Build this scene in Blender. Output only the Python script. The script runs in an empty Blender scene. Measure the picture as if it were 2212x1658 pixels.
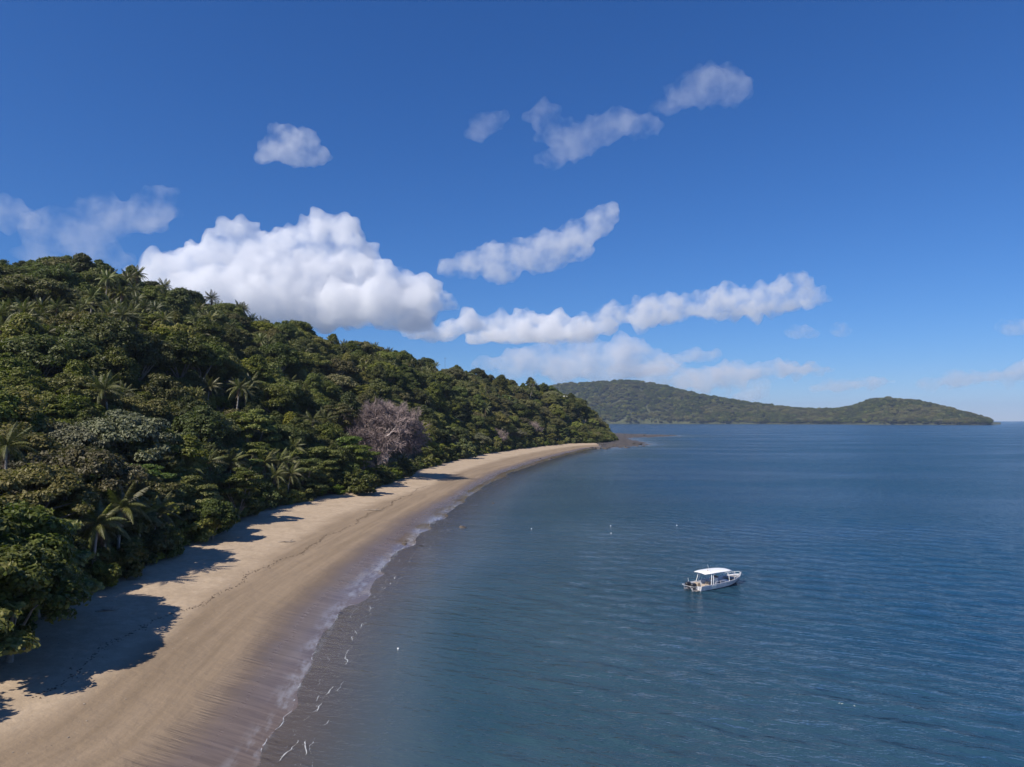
import bpy, bmesh, math, random
import numpy as np
from mathutils import Vector, Matrix, noise as mnoise

sc = bpy.context.scene
C = sc.collection

# ---------------------------------------------------------------- camera
CAM_H = 22.0
PITCH = math.radians(2.88)
FP = 1536.0                      # focal length in units of a 2212 px wide frame
cam_d = bpy.data.cameras.new('camera')
cam_d.lens = 25.0
cam_d.sensor_width = 36.0
cam_d.clip_start = 0.5
cam_d.clip_end = 60000.0
cam = bpy.data.objects.new('camera', cam_d)
C.objects.link(cam)
cam.location = (0, 0, CAM_H)
cam.rotation_euler = (math.radians(90) + PITCH, 0, 0)
sc.camera = cam

# ---------------------------------------------------------------- sky, sun, exposure
SUN_EL = math.radians(46)
SUN_AZ = math.radians(-131)      # clockwise from +Y (camera heading): left and slightly behind
world = bpy.data.worlds.new('World')
sc.world = world
world.use_nodes = True
wn = world.node_tree.nodes
wl = world.node_tree.links
bg = wn['Background']
sky = wn.new('ShaderNodeTexSky')
sky.sky_type = 'NISHITA'
sky.sun_disc = False
sky.sun_elevation = SUN_EL
sky.sun_rotation = SUN_AZ
sky.altitude = 0.0
sky.air_density = 1.0
sky.dust_density = 0.0
sky.ozone_density = 10.0
bg.inputs['Strength'].default_value = 0.063
# the deep blue of a polarised tropical sky: one colour grade over the whole sky
sep = wn.new('ShaderNodeSeparateColor'); com = wn.new('ShaderNodeCombineColor')
wl.new(sky.outputs[0], sep.inputs[0])
def wmath(op, a, b):
    m = wn.new('ShaderNodeMath'); m.operation = op
    wl.new(a, m.inputs[0]); m.inputs[1].default_value = b
    return m.outputs[0]
for ch, (p1, k1, k2) in enumerate(((1.38, 0.58, 0.68), (1.14, 0.93, 0.745), (1.0, 1.38, 0.905))):
    c1 = wmath('MULTIPLY', wmath('POWER', sep.outputs[ch], p1), k1 * 0.08)
    wl.new(wmath('MULTIPLY', wmath('POWER', c1, 0.86), k2 / 0.08), com.inputs[ch])
wl.new(com.outputs[0], bg.inputs['Color'])
sun_d = bpy.data.lights.new('sun', 'SUN')
sun_d.energy = 4.8
sun_d.angle = math.radians(0.53)
sun_d.color = (1.0, 0.93, 0.82)
sun = bpy.data.objects.new('sun', sun_d)
C.objects.link(sun)
sdir = Vector((math.sin(SUN_AZ) * math.cos(SUN_EL), math.cos(SUN_AZ) * math.cos(SUN_EL), math.sin(SUN_EL)))
sun.rotation_euler = sdir.to_track_quat('Z', 'Y').to_euler()
sun.location = sdir * 300
sc.view_settings.view_transform = 'Standard'
sc.view_settings.look = 'None'
sc.view_settings.gamma = 1.0
sc.view_settings.exposure = 0.35
sc.view_settings.use_curve_mapping = False
cy = sc.cycles
cy.use_denoising = True
cy.max_bounces = 32
cy.diffuse_bounces = 3
cy.glossy_bounces = 3
cy.transmission_bounces = 4
cy.transparent_max_bounces = 12
cy.volume_bounces = 32
cy.use_adaptive_sampling = True
cy.adaptive_threshold = 0.015


def pix(u, v, d):
    """Point seen at (u, v) of a 2212x1658 view, at horizontal distance d."""
    x, y, z = (u - 1106) / FP, 1.0, (829 - v) / FP
    cy_, sy_ = math.cos(PITCH), math.sin(PITCH)
    Y = y * cy_ - z * sy_
    Z = y * sy_ + z * cy_
    k = d / math.hypot(x, Y)
    return Vector((x * k, Y * k, CAM_H + Z * k))


def ground_pix(u, v, zz=0.0):
    x, y, z = (u - 1106) / FP, 1.0, (829 - v) / FP
    cy_, sy_ = math.cos(PITCH), math.sin(PITCH)
    Y = y * cy_ - z * sy_
    Z = y * sy_ + z * cy_
    k = (zz - CAM_H) / Z
    return (x * k, Y * k)


def tag(o, label=None, cat=None, group=None, kind=None):
    if label: o['label'] = label
    if cat: o['category'] = cat
    if group: o['group'] = group
    if kind: o['kind'] = kind
    return o


def empty(name, loc=(0, 0, 0), rz=0.0):
    o = bpy.data.objects.new(name, None)
    o.location = loc
    o.rotation_euler = (0, 0, rz)
    o.empty_display_size = 0.2
    C.objects.link(o)
    return o


def mesh_obj(name, verts, faces, mat, parent=None, smooth=False):
    me = bpy.data.meshes.new(name)
    me.from_pydata(verts, [], faces)
    if mat: me.materials.append(mat)
    if smooth: me.polygons.foreach_set('use_smooth', [True] * len(me.polygons))
    o = bpy.data.objects.new(name, me)
    C.objects.link(o)
    if parent: o.parent = parent
    return o


def new_mat(name):
    m = bpy.data.materials.new(name)
    m.use_nodes = True
    return m, m.node_tree.nodes, m.node_tree.links
# ---------------------------------------------------------------- clouds (scattering volumes outside the haze)
def cloud_mat(name, dens, scale, lo, hi, detail=5.0):
    m, n, l = new_mat(name)
    for x in list(n):
        if x.type != 'OUTPUT_MATERIAL': n.remove(x)
    out = [x for x in n if x.type == 'OUTPUT_MATERIAL'][0]
    vol = n.new('ShaderNodeVolumePrincipled')
    vol.inputs['Color'].default_value = (0.97, 0.972, 0.98, 1)
    vol.inputs['Anisotropy'].default_value = 0.15
    tc = n.new('ShaderNodeTexCoord')
    ns = n.new('ShaderNodeTexNoise')
    ns.inputs['Scale'].default_value = scale
    ns.inputs['Detail'].default_value = detail
    ns.inputs['Roughness'].default_value = 0.6
    l.new(tc.outputs['Object'], ns.inputs['Vector'])
    mr = n.new('ShaderNodeMapRange')
    mr.interpolation_type = 'SMOOTHSTEP'
    mr.inputs['From Min'].default_value = lo
    mr.inputs['From Max'].default_value = hi
    mr.inputs['To Max'].default_value = dens
    l.new(ns.outputs[0], mr.inputs['Value'])
    l.new(mr.outputs[0], vol.inputs['Density'])
    l.new(vol.outputs[0], out.inputs['Volume'])
    return m


def ico(sub=2):
    bm = bmesh.new()
    bmesh.ops.create_icosphere(bm, subdivisions=sub, radius=1.0)
    v = np.array([x.co[:] for x in bm.verts])
    f = [[x.index for x in fc.verts] for fc in bm.faces]
    bm.free()
    return v, f


ICO_V, ICO_F = ico(2)


def fbm(p, seed, octv=4):
    return mnoise.fractal(Vector(p) + Vector((seed * 13.1, seed * 7.7, seed * 3.3)), 0.9, 2.1, octv, noise_basis='PERLIN_ORIGINAL')


def make_cloud(label, D, blobs, mat, seed, vox=None, amp=0.22, flat=None, depth=0.8):
    """blobs: (u, v, ru, rv) ellipses in the view, each set at its own distance near D."""
    rnd = random.Random(seed)
    cu = sum(b[0] for b in blobs) / len(blobs)
    cvv = sum(b[1] for b in blobs) / len(blobs)
    cen = pix(cu, cvv, D)
    yaw = -math.atan2(cen.x, cen.y)
    R = Matrix.Rotation(yaw, 3, 'Z')
    vs, fs = [], []
    rmax = 0
    for (u, v, ru, rv) in blobs:
        dd = D * (1 + rnd.uniform(-1, 1) * 0.25 * ru / FP)
        c = pix(u, v, dd) - cen
        k = dd / FP * math.hypot(1, (u - 1106) / FP)
        sx, sz = ru * k, rv * k
        sy = depth * (sx + sz) / 2
        rmax = max(rmax, sx, sz)
        c = R.inverted() @ c
        base = len(vs)
        for p in ICO_V:
            vs.append((c.x + p[0] * sx, c.y + p[1] * sy, c.z + p[2] * sz))
        fs += [[i + base for i in f] for f in ICO_F]
    me = bpy.data.meshes.new('cloud_tmp')
    me.from_pydata(vs, [], fs)
    o = bpy.data.objects.new('cloud_tmp', me)
    C.objects.link(o)
    rm = o.modifiers.new('r', 'REMESH')
    rm.mode = 'VOXEL'
    rm.voxel_size = vox or rmax / 9
    smo = o.modifiers.new('s', 'SMOOTH'); smo.factor = 0.5; smo.iterations = 4
    dg = bpy.context.evaluated_depsgraph_get()
    me2 = bpy.data.meshes.new_from_object(o.evaluated_get(dg))
    bpy.data.objects.remove(o)
    bpy.data.meshes.remove(me)
    n = len(me2.vertices)
    co = np.empty(n * 3); me2.vertices.foreach_get('co', co); co = co.reshape(-1, 3)
    no = np.empty(n * 3); me2.vertices.foreach_get('normal', no); no = no.reshape(-1, 3)
    s1 = 1.0 / (rmax * 0.55)
    disp = np.array([fbm(p * s1, seed, 4) for p in co])
    disp = np.abs(disp) * 1.6 - 0.35
    disp += 0.26 * (np.abs(np.array([fbm(p * s1 * 3.1, seed + 40, 3) for p in co])) * 1.6 - 0.35)
    if flat is not None:
        zf = (R.inverted() @ (pix(cu, flat, D) - cen)).z
    co = co + no * (disp * amp * rmax)[:, None]
    if flat is not None:
        below = co[:, 2] < zf
        co[below, 2] = zf + (co[below, 2] - zf) * 0.2
    me2.vertices.foreach_set('co', co.ravel())
    o = bpy.data.objects.new('cloud_tmp', me2)          # remesh once more so that no fold is left inside
    C.objects.link(o)
    rm = o.modifiers.new('r', 'REMESH'); rm.mode = 'VOXEL'; rm.voxel_size = (vox or rmax / 9) * 0.8
    dg = bpy.context.evaluated_depsgraph_get()
    me3 = bpy.data.meshes.new_from_object(o.evaluated_get(dg))
    bpy.data.objects.remove(o); bpy.data.meshes.remove(me2)
    me2 = me3
    me2.materials.clear()
    me2.materials.append(mat)
    me2.name = 'cloud'
    ob = bpy.data.objects.new('cloud', me2)
    ob.location = cen
    ob.rotation_euler = (0, 0, yaw)
    C.objects.link(ob)
    tag(ob, label, 'cloud', 'clouds over the bay')
    return ob


CL_DENSE = cloud_mat('cloud_dense', 0.0125, 0.0075, 0.27, 0.66, 8.0)
CL_MID = cloud_mat('cloud_mid', 0.0088, 0.0085, 0.33, 0.68, 8.0)
CL_THIN = cloud_mat('cloud_thin', 0.0042, 0.0085, 0.36, 0.72, 8.0)
CL_FAR = cloud_mat('cloud_far', 0.0042, 0.003, 0.34, 0.70)

make_cloud('large bright cumulus cloud with grey base standing over the wooded ridge', 5200, [
    (330, 600, 55, 34), (385, 600, 70, 42), (440, 570, 55, 45), (480, 545, 46, 44), (512, 508, 36, 36), (535, 540, 40, 40), (570, 580, 90, 66),
    (610, 545, 46, 42), (650, 520, 44, 40), (685, 502, 40, 36), (725, 520, 44, 38), (765, 540, 40, 36), (700, 590, 100, 60), (800, 585, 60, 40), (850, 605, 52, 36),
    (890, 620, 55, 36), (935, 645, 46, 30), (970, 660, 30, 22), (640, 640, 170, 55), (800, 660, 140, 48), (480, 640, 130, 50), (400, 640, 90, 40), (880, 670, 80, 30)],
    CL_DENSE, 1, flat=706, vox=19, amp=0.2)
make_cloud('small bright puff of cloud alone above the big cumulus', 3400, [(628, 318, 40, 38), (600, 290, 24, 22), (618, 282, 18, 16), (658, 298, 28, 24), (688, 336, 26, 22), (650, 345, 40, 16), (585, 325, 26, 24), (565, 340, 18, 16)], CL_MID, 2, vox=9)
make_cloud('ragged bright cloud slanting up to the right of the big cumulus', 4600, [
    (970, 580, 28, 22), (1015, 572, 42, 32), (1070, 560, 50, 38), (1085, 592, 46, 22), (1135, 548, 50, 36), (1190, 532, 50, 34), (1245, 512, 44, 38), (1290, 485, 36, 34), (1318, 458, 24, 22), (1170, 568, 50, 26), (1240, 545, 40, 24)], CL_MID, 4, vox=16)
make_cloud('long low bank of cloud stretching right above the bay', 6200, [
    (935, 722, 40, 18), (980, 710, 42, 22), (1020, 702, 40, 24), (1075, 700, 46, 28), (1130, 694, 44, 30), (1190, 702, 44, 28), (1120, 728, 130, 18), (1235, 720, 52, 24), (1285, 708, 46, 20), (900, 712, 34, 18)], CL_DENSE, 5, flat=742, vox=24)
make_cloud('right half of the low cloud bank, rising towards its end', 6000, [
    (1265, 700, 46, 18), (1325, 680, 54, 24), (1400, 666, 52, 27), (1470, 658, 48, 24), (1540, 652, 50, 26), (1600, 643, 48, 26), (1660, 638, 46, 26), (1715, 628, 44, 26), (1755, 640, 34, 24), (1560, 672, 130, 15), (1400, 688, 90, 14), (1690, 660, 60, 14)], CL_MID, 6, vox=22)
make_cloud('thin grey veil of cloud over the left end of the ridge', 3600, [
    (105, 500, 42, 36), (180, 490, 48, 32), (235, 470, 52, 36), (300, 472, 52, 28), (330, 450, 42, 32), (345, 425, 34, 22), (185, 535, 55, 24), (110, 555, 48, 26), (225, 562, 52, 22)], CL_THIN, 7, vox=14)
make_cloud('thin V-shaped cloud high above the middle of the bay', 3200, [(1175, 250, 38, 30), (1200, 285, 46, 34), (1240, 308, 58, 40), (1295, 285, 54, 36), (1335, 262, 46, 32), (1388, 272, 44, 24), (1195, 342, 38, 22)], CL_THIN, 3, vox=10)
make_cloud('highest cloud, a soft faint puff at upper right', 3000, [(1525, 188, 70, 40), (1580, 192, 44, 34), (1480, 200, 45, 34), (1535, 165, 40, 24), (1435, 232, 34, 14)], CL_THIN, 8, vox=10)
make_cloud('tiny faint wisp left of the V-shaped cloud', 3000, [(1052, 265, 42, 24), (1032, 288, 30, 20), (1080, 252, 26, 14)], CL_THIN, 9, vox=8)
make_cloud('grey wisp of cloud cut by the left edge of the sky', 3600, [(5, 460, 40, 24), (-40, 450, 40, 26), (-20, 470, 50, 18)], CL_THIN, 10, vox=10)
make_cloud('small flat cloud below the end of the long bank, left of a pair', 7500, [(1728, 718, 32, 13), (1715, 712, 18, 12), (1748, 722, 24, 9)], CL_THIN, 11, vox=22)
make_cloud('small round cloud below the end of the long bank, right of a pair', 7500, [(1812, 712, 18, 15), (1822, 720, 16, 8)], CL_THIN, 12, vox=18)
make_cloud('faint white cloud low over the far hills', 9500, [(1635, 842, 28, 20), (1650, 830, 18, 14), (1612, 858, 34, 12)], CL_FAR, 13, vox=30)
make_cloud('broad pale veil of cloud low behind the end of the ridge', 9000, [(1120, 785, 90, 24), (1230, 775, 110, 28), (1340, 772, 90, 24), (1280, 805, 150, 20), (1180, 762, 70, 18), (1400, 790, 80, 18)], CL_FAR, 14, vox=45)
make_cloud('faint grey streak of cloud right of the pale veil', 9000, [(1450, 776, 40, 11), (1500, 770, 45, 13), (1540, 766, 26, 10)], CL_FAR, 15, vox=28)
make_cloud('faint flat streak of cloud low above the open horizon', 9500, [(1840, 832, 60, 8), (1790, 838, 40, 7), (1880, 826, 40, 6)], CL_FAR, 16, vox=26)
make_cloud('faint streak of cloud low at the right edge', 9500, [(2100, 818, 60, 9), (2170, 812, 60, 10), (2040, 826, 40, 7), (2230, 806, 50, 10)], CL_FAR, 17, vox=28)
make_cloud('pale streaky veil low over the far hills', 9800, [(1420, 800, 120, 12), (1560, 812, 120, 11), (1700, 800, 90, 10), (1480, 830, 110, 10)], CL_FAR, 21, vox=40)
make_cloud('small grey cloud at the right edge of the sky', 8000, [(2195, 708, 28, 12), (2225, 704, 30, 14)], CL_THIN, 18, vox=24)
# ---------------------------------------------------------------- land: shore line, tree line and ridge
WATER_UV = [(545, 1658), (610, 1560), (655, 1470), (690, 1400), (735, 1325), (800, 1255), (868, 1190), (925, 1142),
            (982, 1098), (1040, 1055), (1100, 1023), (1180, 996), (1235, 981), (1275, 970), (1330, 965), (1378, 963),
            (1398, 960), (1372, 955), (1346, 950), (1352, 945.5), (1405, 944.5), (1462, 942), (1415, 939.5), (1346, 938)]
shore = [(-62., -400.), (-46., -150.), (-36., -60.), (-29., 0.)] + [ground_pix(*p) for p in WATER_UV] + \
        [(60., 1130.), (-150., 1150.), (-600., 1080.), (-1100., 800.), (-1300., 200.), (-1200., -400.)]
shore = np.array(shore)
TREE_UV = [(-130, 1500), (0, 1398), (150, 1306), (300, 1236), (450, 1160), (560, 1106), (700, 1074), (830, 1050),
           (905, 1016), (1020, 986), (1120, 970), (1225, 959), (1290, 957), (1338, 951)]
tree_xy = [(-76., -400.), (-60., -150.), (-52., -60.), (-49., 0.), (-48., 30.)] + [ground_pix(u, v, 2.3) for u, v in TREE_UV[1:]]
tree_xy = np.array(tree_xy)


def seg_dist(P, L, closed=False):
    A = L if closed else L[:-1]
    B = np.roll(L, -1, 0) if closed else L[1:]
    best = np.full(len(P), 1e18)
    for a, b in zip(A, B):
        ab = b - a
        t = np.clip(((P - a) @ ab) / (ab @ ab), 0, 1)
        dd = ((P - a - t[:, None] * ab) ** 2).sum(1)
        best = np.minimum(best, dd)
    return np.sqrt(best)


def inside(P, L):
    r = np.zeros(len(P), bool)
    B = np.roll(L, -1, 0)
    for a, b in zip(L, B):
        c = ((a[1] > P[:, 1]) != (b[1] > P[:, 1]))
        if c.any():
            xi = a[0] + (P[:, 1] - a[1]) / (b[1] - a[1] + 1e-12) * (b[0] - a[0])
            r ^= c & (P[:, 0] < xi)
    return r


tree_poly = np.vstack([tree_xy, [(130., 1040.), (60., 1115.), (-150., 1135.), (-600., 1065.), (-1085., 790.), (-1285., 200.), (-1185., -390.)]])


def sdf(P, L):
    d = seg_dist(P, L, True)
    return np.where(inside(P, L), d, -d)


SKY_UV = [(-700, 560), (-350, 560), (0, 569), (60, 574), (130, 567), (215, 580), (300, 602), (350, 626), (420, 638), (500, 668), (560, 692), (650, 706),
          (700, 730), (800, 750), (900, 764), (960, 786), (1030, 796), (1100, 812), (1160, 826), (1220, 846), (1262, 856), (1290, 870), (1318, 893), (1336, 915), (1352, 940)]
RIDGE_D = [(-700, 380), (0, 390), (350, 405), (660, 440), (1000, 560), (1200, 690), (1290, 740), (1352, 790)]
_az = np.array([math.atan2(u - 1106, FP) for u, v in SKY_UV])
_rd = np.interp([u for u, v in SKY_UV], [a for a, b in RIDGE_D], [b for a, b in RIDGE_D])
_rz = np.array([pix(u, v, d).z for (u, v), d in zip(SKY_UV, _rd)]) - 13.0
_rz = np.maximum(_rz, 3.0)
_taz = np.arctan2(tree_xy[3:, 0], tree_xy[3:, 1])
_td = np.hypot(tree_xy[3:, 0], tree_xy[3:, 1])
# smooth the three profiles over bearing so that no crease runs up the slope
_fz = np.radians(np.linspace(-160, 14, 1741))


def _smooth(y, deg):
    k = np.exp(-0.5 * (np.arange(-60, 61) * 0.1 / deg) ** 2)
    return np.convolve(np.pad(y, 60, mode='edge'), k / k.sum(), 'valid')


F_RD = _smooth(np.interp(_fz, _az, _rd), 1.6)
F_RZ = _smooth(np.interp(_fz, _az, _rz), 0.55)
F_TD = _smooth(np.interp(_fz, _taz, _td), 1.2)


class Val:
    """Smooth value noise on a grid, in numpy."""
    def __init__(s, seed, n=64):
        s.g = np.random.RandomState(seed).rand(n, n); s.n = n

    def __call__(s, x, y):
        xi = np.floor(x).astype(int); yi = np.floor(y).astype(int)
        fx = x - xi; fy = y - yi
        fx = fx * fx * (3 - 2 * fx); fy = fy * fy * (3 - 2 * fy)
        n = s.n
        a = s.g[xi % n, yi % n]; b = s.g[(xi + 1) % n, yi % n]
        c = s.g[xi % n, (yi + 1) % n]; d = s.g[(xi + 1) % n, (yi + 1) % n]
        return (a * (1 - fx) + b * fx) * (1 - fy) + (c * (1 - fx) + d * fx) * fy


V1, V2, V3 = Val(1), Val(2), Val(3)


def sstep(a, b, x):
    t = np.clip((x - a) / (b - a), 0, 1)
    return t * t * (3 - 2 * t)


def land(P):
    """height, distance inland of the water's edge, distance inland of the tree line"""
    P = np.asarray(P, float)
    x, y = P[:, 0], P[:, 1]
    t = sdf(P, shore)
    tt = sdf(P, tree_poly)
    az = np.arctan2(x, y); d = np.hypot(x, y)
    frac = np.where(t > 0, t / np.maximum(t - np.minimum(tt, 0), 1e-3), 0)
    zb = np.where(t > 0, 2.3 * frac ** 0.9, np.maximum(t * 0.045, -6.0))
    zb += np.where(t > -3, (V1(x / 5, y / 5) - 0.5) * 0.10 * sstep(0.5, 6, t), 0)
    cusp = (V2(x / 9 + 3, y / 9) - 0.5) * 0.16 + (V3(x / 3.1, y / 3.1 + 5) - 0.5) * 0.07
    zb += cusp * sstep(-9, -2, t) * (1 - sstep(3, 9, t))
    dt = np.interp(az, _fz, F_TD); dr = np.interp(az, _fz, F_RD); zr = np.interp(az, _fz, F_RZ)
    tau = np.clip((d - dt) / np.maximum(dr - dt, 30), 0, 1)
    g = 0.42 * tau + 0.58 * (tau * tau * (3 - 2 * tau))
    back = np.maximum(d - dr, 0)
    g = g - np.minimum(back / 420.0, 1) ** 1.25 * 0.85
    n = (V2(x / 70, y / 70) - 0.5) * 14 + (V3(x / 27, y / 27) - 0.5) * 5
    edge = sstep(0, 45, tt)
    hill = (zr - 2.3) * np.maximum(g, 0) + n * np.minimum(tau * 3, 1) * (1 - 0.75 * sstep(0.75, 1.0, tau)) * 0.8
    z = zb + np.maximum(hill, 0) * np.where(az > _taz[-3], edge, sstep(0, 12, tt))
    return z, t, tt


# ---------------------------------------------------------------- materials of the setting
def noise_n(n, l, vec, scale, detail=3.0, rough=0.55, dim='3D'):
    x = n.new('ShaderNodeTexNoise'); x.noise_dimensions = dim
    x.inputs['Scale'].default_value = scale
    x.inputs['Detail'].default_value = detail
    x.inputs['Roughness'].default_value = rough
    if vec is not None: l.new(vec, x.inputs['Vector'])
    return x.outputs[0]


def attr(n, name):
    a = n.new('ShaderNodeAttribute'); a.attribute_name = name
    return a


def maprange(n, l, v, a, b, c=0.0, d=1.0, smooth=True):
    m = n.new('ShaderNodeMapRange')
    if smooth: m.interpolation_type = 'SMOOTHSTEP'
    l.new(v, m.inputs['Value'])
    for i, q in zip(('From Min', 'From Max', 'To Min', 'To Max'), (a, b, c, d)): m.inputs[i].default_value = q
    return m.outputs[0]


def nmath(n, l, op, a, b=None):
    m = n.new('ShaderNodeMath'); m.operation = op
    for i, q in enumerate((a, b)):
        if q is None: continue
        if isinstance(q, (int, float)): m.inputs[i].default_value = q
        else: l.new(q, m.inputs[i])
    return m.outputs[0]


def mixc(n, l, f, a, b, mode='MIX'):
    m = n.new('ShaderNodeMix'); m.data_type = 'RGBA'; m.blend_type = mode
    if isinstance(f, (int, float)): m.inputs[0].default_value = f
    else: l.new(f, m.inputs[0])
    for i, q in ((6, a), (7, b)):
        if isinstance(q, tuple): m.inputs[i].default_value = (*q, 1)
        else: l.new(q, m.inputs[i])
    return m.outputs[2]


def mapping(n, l, vec, scale=(1, 1, 1), rot=(0, 0, 0)):
    m = n.new('ShaderNodeMapping')
    m.inputs['Scale'].default_value = scale
    m.inputs['Rotation'].default_value = rot
    l.new(vec, m.inputs['Vector'])
    return m.outputs[0]


def sand_material():
    m, n, l = new_mat('sand')
    b = n['Principled BSDF']
    t = attr(n, 'shore_t').outputs['Fac']
    geo = n.new('ShaderNodeNewGeometry').outputs['Position']
    suv = attr(n, 'shore_uv').outputs['Vector']          # x along the shore, y up the beach, metres
    # wrack line parts dry from damp sand; it wanders
    wob = nmath(n, l, 'MULTIPLY', nmath(n, l, 'SUBTRACT', noise_n(n, l, geo, 0.06, 4.0), 0.5), 7.0)
    fr = attr(n, 'beach_f').outputs['Fac']               # 0 water's edge .. 1 tree line
    tw = nmath(n, l, 'ADD', t, wob)
    frw = nmath(n, l, 'ADD', fr, nmath(n, l, 'MULTIPLY', nmath(n, l, 'SUBTRACT', noise_n(n, l, geo, 0.12, 5.0), 0.5), 0.10))
    dry = maprange(n, l, frw, 0.48, 0.63)
    grain = noise_n(n, l, geo, 1.1, 6.0, 0.7)
    streak = noise_n(n, l, mapping(n, l, suv, (2.6, 0.16, 1)), 1.0, 6.0, 0.62)
    streak = nmath(n, l, 'ADD', nmath(n, l, 'MULTIPLY', nmath(n, l, 'SUBTRACT', streak, 0.5), maprange(n, l, t, -2.5, 1.0, 0.15, 1.0)), 0.5)
    along = noise_n(n, l, mapping(n, l, suv, (0.03, 0.55, 1)), 1.0, 5.0, 0.65)
    c_dry = mixc(n, l, maprange(n, l, grain, 0.3, 0.7), (0.360, 0.275, 0.190), (0.445, 0.345, 0.245))
    c_dry = mixc(n, l, maprange(n, l, noise_n(n, l, geo, 0.22, 5.0, 0.65), 0.42, 0.7, 0, 0.6), c_dry, (0.305, 0.23, 0.155))
    c_damp = mixc(n, l, maprange(n, l, along, 0.3, 0.7), (0.205, 0.150, 0.098), (0.275, 0.205, 0.138))
    c = mixc(n, l, dry, c_damp, c_dry)
    wet = maprange(n, l, nmath(n, l, 'ADD', frw, nmath(n, l, 'MULTIPLY', nmath(n, l, 'SUBTRACT', streak, 0.5), 0.10)), 0.30, 0.12)
    c_wet = mixc(n, l, maprange(n, l, streak, 0.34, 0.66), (0.118, 0.088, 0.068), (0.170, 0.128, 0.100))
    c = mixc(n, l, wet, c, c_wet)
    foam_sheen = noise_n(n, l, mapping(n, l, suv, (0.35, 0.9, 1)), 1.0, 7.0, 0.62)
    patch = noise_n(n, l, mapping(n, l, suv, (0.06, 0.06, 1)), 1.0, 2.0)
    foam_sheen_f = nmath(n, l, 'MULTIPLY', maprange(n, l, fr, 0.085, 0.015), maprange(n, l, nmath(n, l, 'ADD', foam_sheen, nmath(n, l, 'MULTIPLY', patch, 0.5)), 0.66, 0.90))
    foam_sheen_f = nmath(n, l, 'MULTIPLY', foam_sheen_f, maprange(n, l, t, -0.4, 0.3, 0.0, 0.36))
    c = mixc(n, l, foam_sheen_f, c, (0.46, 0.48, 0.52))  # foam residue, with the sky sheen of thin swash water painted into the colour
    # forest floor above the tree line
    tt = attr(n, 'tree_t').outputs['Fac']
    floor = maprange(n, l, nmath(n, l, 'ADD', tt, nmath(n, l, 'MULTIPLY', nmath(n, l, 'SUBTRACT', noise_n(n, l, geo, 0.3, 4.0), 0.5), 5.0)), -1.0, 3.5)
    c = mixc(n, l, floor, c, (0.075, 0.060, 0.040))
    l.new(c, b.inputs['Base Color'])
    film = maprange(n, l, nmath(n, l, 'ADD', fr, nmath(n, l, 'MULTIPLY', nmath(n, l, 'SUBTRACT', noise_n(n, l, mapping(n, l, suv, (0.05, 0.25, 1)), 1.0, 4.0), 0.5), 0.16)), 0.12, 0.04)
    rough = mixc(n, l, wet, (0.95, 0.95, 0.95), (0.27, 0.27, 0.27))
    rough = mixc(n, l, film, rough, (0.06, 0.06, 0.06))
    l.new(rough, b.inputs['Roughness'])
    b.inputs['IOR'].default_value = 1.36
    h = nmath(n, l, 'ADD', nmath(n, l, 'MULTIPLY', grain, 0.10), nmath(n, l, 'MULTIPLY', noise_n(n, l, geo, 0.45, 4.0), 0.25))
    h = nmath(n, l, 'MULTIPLY', h, maprange(n, l, wet, 0.0, 1.0, 1.0, 0.0))
    h2 = nmath(n, l, 'MULTIPLY', streak, nmath(n, l, 'MULTIPLY', wet, 0.014))
    bp = n.new('ShaderNodeBump'); bp.inputs['Strength'].default_value = 0.8
    bp.inputs['Distance'].default_value = 1.0
    l.new(nmath(n, l, 'ADD', h, h2), bp.inputs['Height'])
    l.new(bp.outputs[0], b.inputs['Normal'])
    return m


def soil_material():
    m, n, l = new_mat('forest_floor')
    b = n['Principled BSDF']
    geo = n.new('ShaderNodeNewGeometry').outputs['Position']
    c = mixc(n, l, maprange(n, l, noise_n(n, l, geo, 0.08, 6.0, 0.65), 0.35, 0.65), (0.035, 0.045, 0.018), (0.075, 0.075, 0.032))
    l.new(c, b.inputs['Base Color'])
    b.inputs['Roughness'].default_value = 0.95
    bp = n.new('ShaderNodeBump'); bp.inputs['Distance'].default_value = 1.0
    l.new(noise_n(n, l, geo, 0.5, 5.0), bp.inputs['Height'])
    l.new(bp.outputs[0], b.inputs['Normal'])
    return m


def rock_material():
    m, n, l = new_mat('dark_rock')
    b = n['Principled BSDF']
    geo = n.new('ShaderNodeNewGeometry').outputs['Position']
    c = mixc(n, l, maprange(n, l, noise_n(n, l, geo, 0.35, 6.0, 0.7), 0.35, 0.68), (0.030, 0.027, 0.026), (0.115, 0.092, 0.072))
    l.new(c, b.inputs['Base Color'])
    b.inputs['Roughness'].default_value = 0.8
    bp = n.new('ShaderNodeBump'); bp.inputs['Distance'].default_value = 0.6
    l.new(noise_n(n, l, geo, 0.9, 6.0, 0.7), bp.inputs['Height'])
    l.new(bp.outputs[0], b.inputs['Normal'])
    return m


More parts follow.
